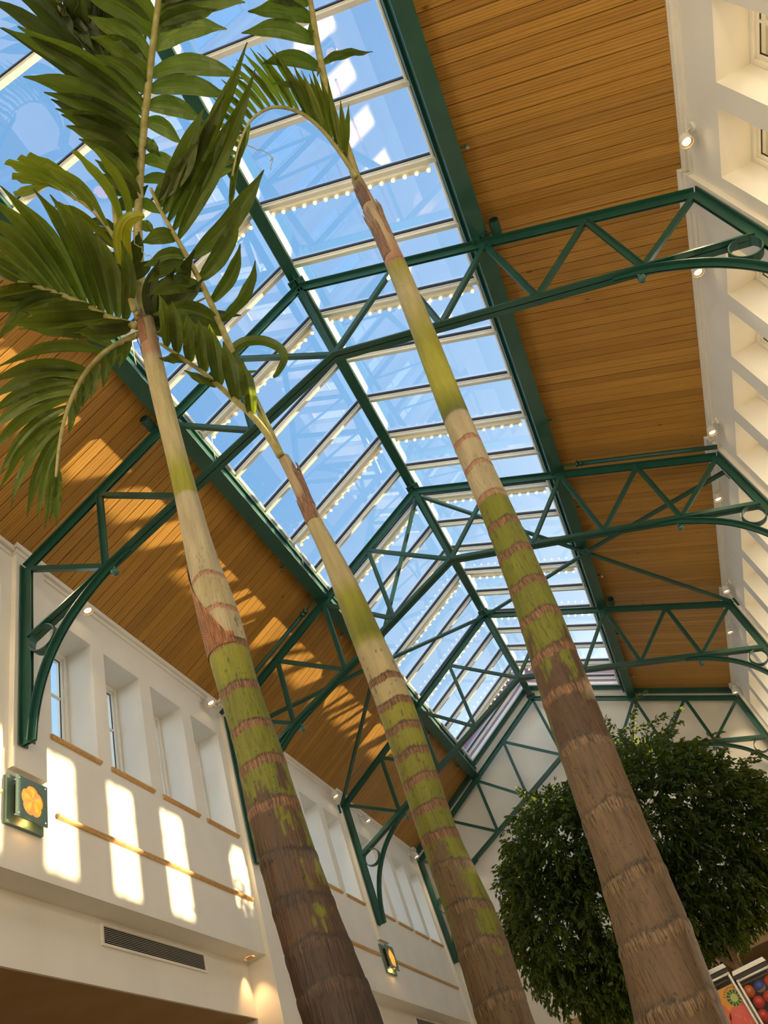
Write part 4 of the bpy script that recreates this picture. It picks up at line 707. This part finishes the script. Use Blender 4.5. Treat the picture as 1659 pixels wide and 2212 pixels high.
def palm_trunk(key, parent):
    tr = PALM['palms'][key]['tr']; rings_ = PALM['palms'][key]['rings']
    pts = [Vector(p[:3]) for p in tr]; rs = [p[3] for p in tr]
    # carry the trunk on down to its root in the planter
    d = (pts[0]-pts[6]); d = d/abs(d.z); n_ = 6; z0 = pts[0].z-.35
    low = []
    for i in range(n_):
        f = 1-i/n_; q = pts[0]+Vector((d.x*.5, d.y*.5, -1))*(z0*f); low.append((q, rs[0]*(1+.35*f*f)))
    pts = [q for q, r_ in low]+pts; rs = [r_ for q, r_ in low]+rs
    zs = [p.z for p in pts]
    n = 72; top = pts[-1].z; base = pts[0].z; dz = .0125; rows = int((top-base)/dz); mb_ = MB(); vs = []; cols = []; mask = []
    PX, PYY, PR = np.interp(np.linspace(base, top, rows), zs, [p.x for p in pts]), np.interp(np.linspace(base, top, rows), zs, [p.y for p in pts]), np.interp(np.linspace(base, top, rows), zs, rs)
    zc = ZC[key][::-1]; zz = [q[0] for q in zc]; pa, pb, pcol, pm = PAT[key]
    for i in range(rows):
        z = base+(top-base)*i/(rows-1)
        bcol = [float(np.interp(z, zz, [q[1][j] for q in zc])) for j in range(3)]
        for k in range(n):
            a = 2*math.pi*k/n; ca, sa = math.cos(a), math.sin(a); zw = z+.028*noise.noise(Vector((ca*1.3, sa*1.3, z*1.5)))+.05*PR[i]*ca
            r_ = PR[i]*(1+.010*noise.noise(Vector((ca*2, sa*2, z*2.2)))); c_ = list(bcol)
            old = z < pm+.25
            # algae-green and brown patches where the sheath has worn off
            if pa < z < pb:
                t_ = noise.noise(Vector((ca*1.6, sa*1.6, z*2.0)))*1.0+noise.noise(Vector((ca*9, sa*9, z*13)))*.35+noise.noise(Vector((ca*26, sa*26, z*9)))*.30
                w_ = smoothstep(-.04, .05, t_+(pm-z)*1.15)
                tgt = pcol; src = OLIVE
                c_ = [src[j]*(1-w_)+tgt[j]*w_ for j in range(3)]
            elif z >= pb and z < pb+1.2:
                t_ = noise.noise(Vector((ca*22+5, sa*22, z*16)))+.4*noise.noise(Vector((ca*3, sa*3, z*2)))
                w_ = smoothstep(.38, .50, t_)*(.8 if z < 4.8 else .35); c_ = [c_[j]*(1-w_)+BROWN[j]*w_ for j in range(3)]
            if z < pm+.8:
                cr_ = abs(noise.noise(Vector((ca*7, sa*7, z*1.3+9)))); w_ = (1-smoothstep(.0, .05, cr_))*smoothstep(pm+.8, pm-.3, z)*.7
                c_ = [v*(1-.55*w_) for v in c_]; r_ *= 1-.012*w_
            v_ = .9+.22*noise.noise(Vector((ca*2.2, sa*2.2, z*3.1))); c_ = [v*v_ for v in c_]
            rmask = 0.0
            for zr_ in rings_:
                if abs(z-zr_) > .2: continue
                hw_ = .024 if zr_ > 4.6 else (.032 if zr_ > 3.4 else .034)
                if key == 'p1' and zr_ > 5: hw_ = .020
                dd = (zw-zr_)/hw_
                if abs(dd) < 1.6:
                    w_ = smoothstep(1.06, .92, abs(dd)+.22*noise.noise(Vector((ca*10, sa*10, zr_*5))))
                    rmask = max(rmask, w_*(1 if zr_ < 4.6 else .5)); f_ = 1.0
                    rc = PINK if zr_ > 4.6 else (RING if zr_ > 3.2 else ((.065, .038, .022) if key == 'p1' else (.165, .11, .058)))
                    if dd > .5: rc = tuple(v*.45 for v in rc)
                    c_ = [c_[j]*(1-w_)+rc[j]*f_*w_ for j in range(3)]
                    r_ *= 1+(.022 if z < 4.6 else .012)*max(0, 1-dd*dd)*w_-(.02*w_ if dd > .7 else 0)
            vs.append((PX[i]+r_*ca, PYY[i]+r_*sa, z)); cols.append(tuple(max(v, .004) for v in c_)); mask.append((rmask, .18+.7*smoothstep(pb+.8, pb-.5, z)))
    o = len(mb_.v); mb_.v += vs
    for i in range(rows-1):
        for k in range(n):
            j = (k+1) % n; ids = (i*n+k, i*n+j, (i+1)*n+j, (i+1)*n+k)
            mb_.f.append(list(ids)); mb_.mi.append(0); mb_.uv.append(None); mb_.col.append([cols[q] for q in ids])
    mb_.f.append([(rows-1)*n+k for k in range(n)]); mb_.mi.append(0); mb_.uv.append(None); mb_.col.append([cols[(rows-1)*n+k] for k in range(n)])
    mb_.mask = mask
    return mb_.build('trunk', 'bark', parent, smooth=True), (PX, PYY, PR, base, top, rows)
def at_z(info, z):
    PX, PYY, PR, base, top, rows = info; i = min(max(int((z-base)/(top-base)*(rows-1)), 0), rows-1); return PX[i], PYY[i], PR[i]
def torn_sheath(parent, info, z0, z1, a0, a1, col, seed, flare=.03, name='torn_sheath', shape=None):
    r2 = random.Random(seed); mb_ = MB(); nu, nv = 22, 26; vs = []
    for i in range(nv+1):
        for k in range(nu+1):
            u = k/nu; v = i/nv; a = a0+(a1-a0)*u
            topv = shape(u) if shape else (.55+.45*abs(math.sin(u*9+seed)))+.12*noise.noise(Vector((u*9, seed, 0)))
            z = z0+(z1-z0)*v*topv
            x, y, r_ = at_z(info, z); rr = r_+.006+flare*(v*topv)**2*(.4+.6*abs(noise.noise(Vector((u*5, v*2, seed))))); vs.append((x+rr*math.cos(a), y+rr*math.sin(a), z))
    for i in range(nv):
        for k in range(nu):
            f = .75+.5*noise.noise(Vector((k*.7, i*.12, seed))); q = i*(nu+1)+k
            edge = 1.35 if i > nv-3 else 1
            mb_.add([vs[q], vs[q+1], vs[q+nu+2], vs[q+nu+1]], [(0, 1, 2, 3)], 0, tuple(c*f*edge for c in col))
    mb_.mask = [(.45, .3)]*len(mb_.v); o = mb_.build(name, 'bark', parent, smooth=True); sm = o.modifiers.new('thick', 'SOLIDIFY'); sm.thickness = .006; return o
def leaflet(mb_, Bp, Tp, w, bend, seed, fork=False):
    r2 = random.Random(seed); Bp, Tp = Vector(Bp), Vector(Tp); Bp = Bp+(Bp-CAM).normalized()*.05; ax = Tp-Bp; L = ax.length; d = ax/L
    view = (Bp-CAM).normalized(); side = d.cross(Vector((0, 0, 1)))
    if side.length < .3: side = d.cross(Vector((0.6, .8, 0)))
    side.normalize(); nrm = side.cross(d).normalized()
    # blade hangs roughly horizontal, rolled a little about its own length
    flat = (side*.65+(d.cross(view)).normalized()*(.75 if d.cross(view).dot(side) > 0 else -.75)).normalized()
    roll_ = r2.uniform(-.35, .35); flat = (Matrix.Rotation(roll_, 3, d) @ flat).normalized(); nn = flat.cross(d).normalized()
    if nn.z < 0: nn = -nn
    n = 12; vs = []; uvs = []; bs = view.cross(d).normalized()
    br = r2.uniform(.5, 1.45); pl_ = r2.random(); tcol = (br*(1.75 if pl_ < .30 else 1), br*(1.55 if pl_ < .30 else 1), br*(3.2 if pl_ < .30 else 1))
    tw = r2.uniform(-.5, .5); wav = r2.uniform(.0, .018)
    for i in range(n+1):
        t = i/n
        c_ = Bp+ax*t+bs*(bend*L*math.sin(math.pi*min(t*1.0, 1))*.55)+Vector((0, 0, L*.10*math.sin(math.pi*t)))
        pw = (math.sin(math.pi*min(1, (t*.93+.015))**.80)**.80)*1.06 if not fork else (.25+.75*smoothstep(0, .75, t))*(1 if t < .9 else .55)
        if not fork and t > .8: pw *= (1-(t-.8)/.2*.75)
        hw_ = max(w*.5*pw, .002); f2 = Matrix.Rotation(tw*t, 3, d) @ flat; n2 = Matrix.Rotation(tw*t, 3, d) @ nn
        for q in (-1, -.5, 0, .5, 1):
            fold = -abs(q)*.22*hw_*2+wav*math.sin(t*17+q*3)*abs(q)
            vs.append(c_+f2*(q*hw_)+n2*fold); uvs.append((q*.5+.5+seed % 7, t*2))
    for i in range(n):
        for k in range(4):
            a = i*5+k; ids = (a, a+1, a+6, a+5); mb_.add([vs[q] for q in ids], [(0, 1, 2, 3)], 0, tcol, [[uvs[q] for q in ids]])
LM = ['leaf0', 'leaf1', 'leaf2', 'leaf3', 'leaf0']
plabel = ['tallest left palm with a brown torn sheath and a big fan of fronds', 'slender middle palm with pale rings between the other two', 'right palm with the thickest brown trunk and one arching yellow-green frond']
PT = []
for pi, key in enumerate(('p1', 'p2', 'p3')):
    tr = PALM['palms'][key]['tr'][0]
    x0, y0 = tr[0], tr[1]
    p = thing('palm_tree', plabel[pi], 'palm tree', (x0, y0, .3), 'three indoor palms'); PT.append(p)
    trunk, info = palm_trunk(key, p); p['_i'] = pi
    if key == 'p1':
        # the big cinnamon sheath peeling from the left of the trunk, and the ragged collar below the fronds
        torn_sheath(p, info, 4.47, 5.36, math.radians(150), math.radians(318), (.40, .17, .075), 3, .02, shape=lambda u: max(.10, 1.0-abs(u-.22)**.8*1.25))
        torn_sheath(p, info, 8.3, 8.95, math.radians(225), math.radians(285), (.44, .22, .13), 5, .008)
        torn_sheath(p, info, 8.15, 8.6, math.radians(60), math.radians(190), (.16, .07, .05), 8, .07)
    elif key == 'p2':
        torn_sheath(p, info, 6.38, 6.75, math.radians(200), math.radians(320), (.36, .20, .12), 2, .012); torn_sheath(p, info, 6.6, 7.2, math.radians(-60), math.radians(40), (.36, .18, .10), 4, .06)
    else:
        torn_sheath(p, info, 7.95, 8.6, math.radians(200), math.radians(275), (.34, .19, .11), 6, .012); torn_sheath(p, info, 8.3, 9.0, math.radians(-50), math.radians(30), (.48, .30, .17), 9, .05); torn_sheath(p, info, 8.5, 8.9, math.radians(170), math.radians(260), (.46, .31, .19), 12, .045); torn_sheath(p, info, 9.0, 9.45, math.radians(200), math.radians(300), (.28, .15, .09), 7, .02)
    for fi, (fn, fp, rach, r0, lv, kind) in enumerate(PALM['fronds']):
        if fp != pi: continue
        pts = [Vector(q) for q in rach]; sp = []
        for i in range(len(pts)-1):
            p0, p1, p2, p3 = pts[max(i-1, 0)], pts[i], pts[i+1], pts[min(i+2, len(pts)-1)]
            for j in range(6):
                u = j/6; sp.append(.5*((2*p1)+(p2-p0)*u+(2*p0-5*p1+4*p2-p3)*u*u+(3*p1-p0-3*p2+p3)*u**3))
        sp.append(pts[-1]); m_ = len(sp); mb_ = MB()
        if kind in (3, 4):
            vs = []
            for i, q in enumerate(sp):
                t_ = i/(m_-1); d = (sp[min(i+1, m_-1)]-sp[max(i-1, 0)]).normalized(); v_ = (q-CAM).normalized(); sd = d.cross(v_).normalized()
                w_ = (.10 if kind == 4 else .17)*math.sin(math.pi*min(1, t_*.9+.08))**.6*(1 if t_ > .35 else .25+2*t_)
                for qq in (-1, 0, 1): vs.append(q+sd*w_*.5*qq-v_*(.02*(1-abs(qq))))
            for i in range(m_-1):
                for k in (0, 1): a = i*3+k; mb_.add([vs[a], vs[a+1], vs[a+4], vs[a+3]], [(0, 1, 2, 3)], 0, None, [[(k*.5, i/m_), (k*.5+.5, i/m_), (k*.5+.5, (i+1)/m_), (k*.5, (i+1)/m_)]]); mb_.col[-1] = (1, 1, 1)
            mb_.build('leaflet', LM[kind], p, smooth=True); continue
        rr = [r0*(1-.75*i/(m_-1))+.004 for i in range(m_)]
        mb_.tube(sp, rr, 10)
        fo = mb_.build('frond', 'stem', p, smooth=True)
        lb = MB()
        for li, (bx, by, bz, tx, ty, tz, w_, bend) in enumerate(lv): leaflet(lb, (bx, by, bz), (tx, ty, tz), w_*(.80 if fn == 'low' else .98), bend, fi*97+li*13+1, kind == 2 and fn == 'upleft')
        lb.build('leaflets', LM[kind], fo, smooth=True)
# loose dry fibres hanging from the leaves
fb = MB()
r2 = random.Random(4)
for c0, n_, sd in (((-.98, 2.93, 9.2), 14, 1), ((.30, 2.72, 8.9), 12, 2)):
    q = Vector(c0); pts = [q.copy()]
    for i in range(n_): q = q+Vector((r2.uniform(-.05, .05), r2.uniform(-.03, .04), -.06)); pts.append(q.copy())
    fb.tube(pts, .0035, 5)
fb.build('fibre', 'stem', PT[0])

# ------------------------------------------------------------------ planter for the palms
pl = thing('planter', 'long timber planter box from which the three palms grow', 'planter', (-.2, 4.3, 0))
c = MB(); x0, x1, y0, y1 = -2.2, 1.2, 3.3, 5.6
c.box((x0, y0, 0), (x1, y0+.08, .42)); c.box((x0, y1-.08, 0), (x1, y1, .42)); c.box((x0, y0+.08, 0), (x0+.08, y1-.08, .42)); c.box((x1-.08, y0+.08, 0), (x1, y1-.08, .42))
c.box((x0-.03, y0-.03, .42), (x1+.03, y0+.12, .46)); c.box((x0-.03, y1-.12, .42), (x1+.03, y1+.03, .46)); c.build('box', 'planter', pl, bevel=.005)
c = MB(); c.box((x0+.08, y0+.08, .0), (x1-.08, y1-.08, .34)); c.build('soil', 'soil', pl)

# ------------------------------------------------------------------ weeping fig
LOBES = [(-.45, 12, 5.02, .84), (-1.02, 12, 4.15, .78), (.94, 12, 4.92, 1.02), (1.16, 12, 4.05, .78), (-.11, 12.1, 4.14, 1.10), (.66, 12, 3.90, .62), (-.89, 12, 3.48, .45), (1.35, 12, 3.80, .45), (1.65, 12.1, 4.3, .75), (-1.0, 12, 4.7, .62), (.3, 11.7, 4.8, .9), (-.1, 12.3, 3.6, .55), (1.5, 12, 4.75, .75)]
LOBES = [(.216+(q[0]-.216)*1.25, 15+(q[1]-12)*1.25, 1.5+(q[2]-1.5)*1.25, q[3]*1.25) for q in LOBES]
def F5(x, y, z): return (.216+(x-.216)*1.25, 15+(y-12)*1.25, 1.5+(z-1.5)*1.25)
ft = thing('fig_tree', 'dark green round-headed weeping fig tree behind the right palm', 'tree', (.86, 15, 0))
c = MB(); c.tube([(.83, 15, .3), (.83, 15, 1.6), F5(.74, 12, 2.6), F5(.82, 12, 3.2), F5(.70, 12, 4.0), F5(.5, 12, 4.6)], [.095, .08, .075, .06, .045, .02], 12)
c.tube([F5(.82, 12, 3.15), F5(.9, 12, 3.7), F5(1.2, 12, 4.4), F5(1.3, 12, 4.9)], [.05, .04, .025, .012], 8); c.tube([F5(.78, 12, 2.9), F5(.3, 12, 3.6), F5(-.3, 12, 4.2), F5(-.8, 12, 4.7)], [.05, .04, .025, .012], 8)
c.tube([F5(.3, 12, 3.6), F5(-.4, 11.9, 3.8), F5(-1.0, 12, 4.0)], [.038, .025, .012], 8)
c.build('trunk', 'twig', ft, smooth=True)
rf = random.Random(11); lf = MB(); tw = MB()
def fleaf(p, d, w_, l_):
    d = d.normalized(); u = d.cross(Vector((rf.uniform(-1, 1), rf.uniform(-1, 1), rf.uniform(-1, 1))))
    if u.length < .05: return
    u.normalize(); nn = d.cross(u)*.25*w_
    a, b_, c_, e2 = p, p+d*l_*.45+u*w_*.5+nn, p+d*l_, p+d*l_*.45-u*w_*.5+nn; m2 = p+d*l_*.45
    tc_ = rf.uniform(.35, 1.7); tc_ = (tc_, tc_, tc_*.9); lf.add([a, b_, c_, m2], [(0, 1, 2, 3)], 0, tc_, [[(0, 0), (.5, .5), (0, 1), (0, .5)]]); lf.add([a, m2, c_, e2], [(0, 1, 2, 3)], 0, tc_, [[(0, 0), (.5, .5), (0, 1), (0, .5)]])
def inside(p, sc=1.0): return any((p-Vector(q[:3])).length < q[3]*sc for q in LOBES)
def spray(p, out, n_, droop):
    # a weeping twig with leaves along both sides
    d = out.normalized(); q = p.copy(); pts = [q.copy()]
    for i in range(n_):
        d = (d+Vector((rf.uniform(-.12, .12), rf.uniform(-.12, .12), -droop))).normalized(); q = q+d*.042; pts.append(q.copy())
        for k in (0, 1):
            ld = d*.6+Vector((rf.uniform(-.8, .8), rf.uniform(-.8, .8), rf.uniform(-.9, .15))); fleaf(q, ld, rf.uniform(.040, .056), rf.uniform(.085, .125))
    return pts
cnt = 0
for li, (lx, ly, lz, lr) in enumerate(LOBES):
    for i in range(int(1080*lr*lr)):
        d = Vector((rf.gauss(0, 1), rf.gauss(0, 1), rf.gauss(0, 1))).normalized(); rr = lr*rf.uniform(.50, 1.02)*(1+.10*noise.noise(d*2.2+Vector((li, 0, 0)))); p = Vector((lx, ly, lz))+d*rr
        if p.y > 15.9 and rf.random() < .7: continue
        if any((p-Vector(q[:3])).length < q[3]*.70 for j, q in enumerate(LOBES) if j != li): continue
        o_ = d+Vector((0, 0, .25)); pts = spray(p, o_, rf.randint(4, 8), .16 if d.z > -.2 else .3); cnt += 1
for (sx_, sz_, tx, tz, n_) in ((-1.15, 5.25, -.2, .5, 14), (-1.3, 4.9, -.4, .5, 13), (-.6, 5.75, -.1, .8, 14), (-.75, 5.6, -.3, .6, 12), (.65, 5.8, -.1, 1, 15), (1.0, 5.9, .2, 1, 24), (1.2, 5.85, .5, .8, 22), (1.4, 5.7, .6, .6, 16), (.9, 5.85, .1, 1, 20), (1.75, 5.4, .6, .5, 14), (-1.6, 4.3, -.9, .2, 10), (.3, 5.55, 0, 1, 10), (1.1, 5.8, .35, .9, 26), (2.1, 5.0, .8, .4, 12)):
    for j in range(3):
        p = Vector(F5(sx_+rf.uniform(-.12, .12), 12+rf.uniform(-.3, .3), sz_+rf.uniform(-.1, .05))); pts = spray(p, Vector((tx+rf.uniform(-.3, .3), rf.uniform(-.3, .3), tz)), n_, .05); tw.tube(pts, .004, 4)
for i in range(90):
    q = rf.choice(LOBES); d = Vector((rf.gauss(0, 1), -abs(rf.gauss(0, 1)), rf.gauss(0, .8))).normalized(); a = Vector(q[:3])+d*q[3]*.6; pts = [a+d*t_*q[3]*.10+Vector((rf.uniform(-.03, .03), 0, rf.uniform(-.03, .03))) for t_ in range(5)]; tw.tube(pts, .006, 5)
lf.build('foliage', 'ficus', ft, kind='stuff'); tw.build('twigs', 'twig', ft, kind='stuff')
c = MB(); c.lathe([(.001, 0), (.42, 0), (.48, .05), (.55, .55), (.60, .60), (.60, .66), (.52, .66), (.50, .58), (.001, .58)], (.83, 15, 0), (0, 0, 1), 32)
tag(c.build('plant_pot', 'planter', smooth=False), 'round wide planter pot holding the weeping fig', 'pot')

# ------------------------------------------------------------------ capsule vending machines
def machine(x0, x1, zt, label):
    y0, y1 = 6.5, 6.78; zb = zt-.62
    t = thing('capsule_vending_machine', label, 'vending machine', ((x0+x1)/2, (y0+y1)/2, 0), 'capsule vending machines')
    c = MB(); c.prism([(x0-.004, zt-.03), (x1+.004, zt-.03), (x1-.006, zt), (x0+.006, zt)], 'y', y0-.006, y1); c.build('lid', 'chrome', t, bevel=.003)
    c = MB(); c.box((x0, y0, zt-.055), (x1, y1, zt-.03)); c.build('lid_band', 'black', t)
    c = MB(); r_ = .008
    for x in (x0+r_, x1-r_):
        for y in (y0+r_, y1-r_): c.tube([(x, y, zb), (x, y, zt-.055)], r_, 10)
    for z in (zt-.062, zb+.008):
        for y in (y0+r_, y1-r_): c.tube([(x0, y, z), (x1, y, z)], r_, 10)
        for x in (x0+r_, x1-r_): c.tube([(x, y0, z), (x, y1, z)], r_, 10)
    c.build('frame', 'white_metal', t, smooth=True)
    c = MB(); c.box((x0+.014, y0+.005, zb+.01), (x1-.014, y0+.008, zt-.065)); c.box((x0+.004, y0+.014, zb+.01), (x0+.007, y1-.014, zt-.065)); c.box((x1-.007, y0+.014, zb+.01), (x1-.004, y1-.014, zt-.065)); c.build('glass_panel', 'cglass', t)
    c = MB(); c.box((x0+.01, y1-.012, zb), (x1-.01, y1-.006, zt-.06)); c.box((x0, y0, zb-.02), (x1, y1, zb)); c.build('back_panel', 'black', t)
    c = MB(); c.box((x0, y0, .55), (x1, y1, zb-.02)); c.box((x0+.02, y0+.02, .04), (x1-.02, y1-.02, .55)); c.box((x0-.004, y0-.004, 0), (x1+.004, y1+.004, .04)); c.build('cabinet', 'white_metal', t, bevel=.004)
    c = MB(); xm = (x0+x1)/2; c.lathe([(.001, .03), (.03, .03), (.035, .02), (.035, 0)], (xm, y0, zb-.25), (0, -1, 0), 20); c.bar((xm-.03, y0-.035, zb-.25), (xm+.03, y0-.035, zb-.25), .012, .012, (0, 0, 1)); c.build('coin_knob', 'chrome', t)
    c = MB(); c.box((xm-.06, y0-.012, zb-.50), (xm+.06, y0, zb-.38)); c.build('dispenser_flap', 'black', t)
    return t, y0, y1, zb
mL, y0, y1, zbL = machine(.205, .447, 2.335, 'left white-framed vending machine with a red fruit poster, partly behind the right palm')
mR, y0, y1, zbR = machine(.459, .702, 2.272, 'right white-framed vending machine full of coloured toy capsules')
for nm, c1, c2 in (('card_red', (.80, .07, .03), (.85, .10, .04)), ('card_orange', (.85, .36, .03), (.90, .42, .05)), ('card_kiwi', (.30, .42, .06), (.36, .50, .08)), ('card_lime', (.52, .66, .16), (.58, .72, .2)), ('card_seed', (.03, .06, .02), (.04, .08, .02)),
                   ('card_pink', (.85, .10, .10), (.90, .16, .12)), ('card_coral', (.85, .15, .06), (.88, .18, .08)), ('card_bun', (.78, .40, .13), (.82, .46, .17)), ('card_cream', (.85, .76, .52), (.9, .82, .6)), ('card_brown', (.16, .07, .03), (.2, .09, .03))):
    M[nm] = noisy(nm, c1, c2, 8, .35)
cm = ['card_red', 'card_orange', 'card_kiwi', 'card_lime', 'card_seed', 'card_pink', 'card_coral', 'card_bun', 'card_cream', 'card_brown']
c = MB(); Y = y0+.018
def quad2(pts, lay, mi): c.add([(x, Y-.0006*lay, z) for x, z in pts], [tuple(range(len(pts)))], mi)
def disc2(cx, cz, r_, lay, mi, n=28, sx_=1, sz_=1): quad2([(cx+r_*sx_*math.cos(2*math.pi*k/n), cz+r_*sz_*math.sin(2*math.pi*k/n)) for k in range(n)], lay, mi)
X0, X1, ZT = .225, .430, 2.215
quad2([(X0, ZT-.52), (X1, ZT-.52), (X1, ZT), (X0, ZT)], 0, 0); quad2([(X0, ZT-.17), (X1, ZT-.09), (X1, ZT), (X0, ZT)], 1, 1)
disc2(.25, ZT-.13, .07, 2, 6); disc2(.392, ZT-.075, .050, 3, 2)
for k in range(12):
    a = 2*math.pi*k/12; quad2([(.392+.024*math.cos(a-.12), ZT-.075+.024*math.sin(a-.12)), (.392+.047*math.cos(a-.16), ZT-.075+.047*math.sin(a-.16)), (.392+.047*math.cos(a+.16), ZT-.075+.047*math.sin(a+.16)), (.392+.024*math.cos(a+.12), ZT-.075+.024*math.sin(a+.12))], 4, 4)
disc2(.392, ZT-.075, .024, 5, 3)
for k in range(9):
    a = math.radians(40+14*k); quad2([(.392+.058*math.cos(a), ZT-.075+.058*math.sin(a)), (.392+.066*math.cos(a), ZT-.075+.066*math.sin(a)), (.392+.066*math.cos(a+.11), ZT-.075+.066*math.sin(a+.11)), (.392+.058*math.cos(a+.11), ZT-.075+.058*math.sin(a+.11))], 6, 9)
disc2(.37, ZT-.19, .075, 2, 5); disc2(.30, ZT-.26, .05, 2, 1, sx_=.5); disc2(.36, ZT-.30, .06, 3, 0)
for k in range(7): disc2(.345+.013*k*(1 if k % 2 else .8), ZT-.16-.012*k, .0035, 4, 8, 10, .4, 1.6)
disc2(.385, ZT-.262, .045, 5, 7, sz_=.28); quad2([(.348, ZT-.335), (.422, ZT-.335), (.425, ZT-.275), (.345, ZT-.275)], 6, 8)
for x in (.352, .368, .385, .402, .418): disc2(x, ZT-.277, .009, 7, 9, 14)
disc2(.368, ZT-.305, .004, 8, 9, 10); disc2(.400, ZT-.305, .004, 8, 9, 10); disc2(.385, ZT-.345, .044, 7, 9, sz_=.25); disc2(.385, ZT-.36, .044, 8, 7, sz_=.25)
disc2(.27, ZT-.40, .05, 3, 5); disc2(.34, ZT-.45, .045, 3, 1)
c.build('fruit_poster', cm, mL)
def capmat(name, col):
    m, nt, out = newmat(name); b = N(nt, 'BsdfPrincipled', in_Roughness=.12); n_ = N(nt, 'TexNoise', in_Scale=9.0); tcn = N(nt, 'TexCoord'); nt.links.new(tcn.outputs['Object'], n_.inputs['Vector'])
    r_ = ramp(nt, [(.3, tuple(v*.8 for v in col)), (.7, col)]); nt.links.new(n_.outputs['Fac'], r_.inputs[0]); nt.links.new(r_.outputs[0], b.inputs['Base Color'])
    b.inputs['Coat Weight'].default_value = .5; nt.links.new(b.outputs[0], out.inputs[0]); return m
CAP = {'red': (.72, .03, .015), 'orange': (.75, .16, .02), 'yellow': (.80, .50, .02), 'blue': (.02, .07, .40), 'green': (.03, .16, .06), 'purple': (.14, .025, .20)}
for k_, v_ in CAP.items(): M['cap_'+k_] = capmat('capsule_'+k_, v_)
M['cap_clear'] = capmat('capsule_pale', (.35, .33, .28))
cols_ = ['red', 'orange', 'yellow', 'red', 'blue', 'green', 'yellow', 'purple', 'green', 'red', 'blue', 'purple', 'orange', 'green', 'red', 'yellow']
proto = {}; rc = random.Random(5); i = 0; R_ = .0385
lay = 0; z = zbR+R_+.002
while z < 2.272-.13:
    xs = [.502, .580, .658] if lay % 2 == 0 else [.522, .600, .655]
    for iy, yy in enumerate((y0+.052, y0+.134, y0+.216)):
        for ix, x in enumerate(xs):
            if iy > 0 and lay > 4: continue
            if ix == 2 and lay % 2: continue
            col = cols_[(i*7+lay*3+ix*2) % 16]; i += 1
            if col not in proto:
                c = MB(); n_ = 20
                c.lathe([(R_*math.sin(math.pi*q/10), -R_*math.cos(math.pi*q/10)) for q in range(6)], (0, 0, 0), (0, 0, 1), n_, 1)
                c.lathe([(R_*math.sin(math.pi*q/10), -R_*math.cos(math.pi*q/10)) for q in range(5, 11)], (0, 0, 0), (0, 0, 1), n_, 0); c.lathe([(R_+.0004, -.002), (R_+.0004, .002)], (0, 0, 0), (0, 0, 1), n_, 0)
                o = c.build('toy_capsule', ['cap_'+col, 'cap_clear' if col in ('green', 'blue') else 'cap_'+('blue' if col == 'purple' else col)], smooth=True); proto[col] = o
            else:
                o = proto[col].copy(); C.objects.link(o)
            o.location = (x+rc.uniform(-.001, .001), yy, z); o.rotation_euler = (rc.uniform(-1, 1), rc.uniform(-1, 1), rc.uniform(0, 6))
            tag(o, '%s plastic toy capsule piled in the right vending machine' % col, 'toy capsule', '%s toy capsules' % col)
    lay += 1; z += .0745
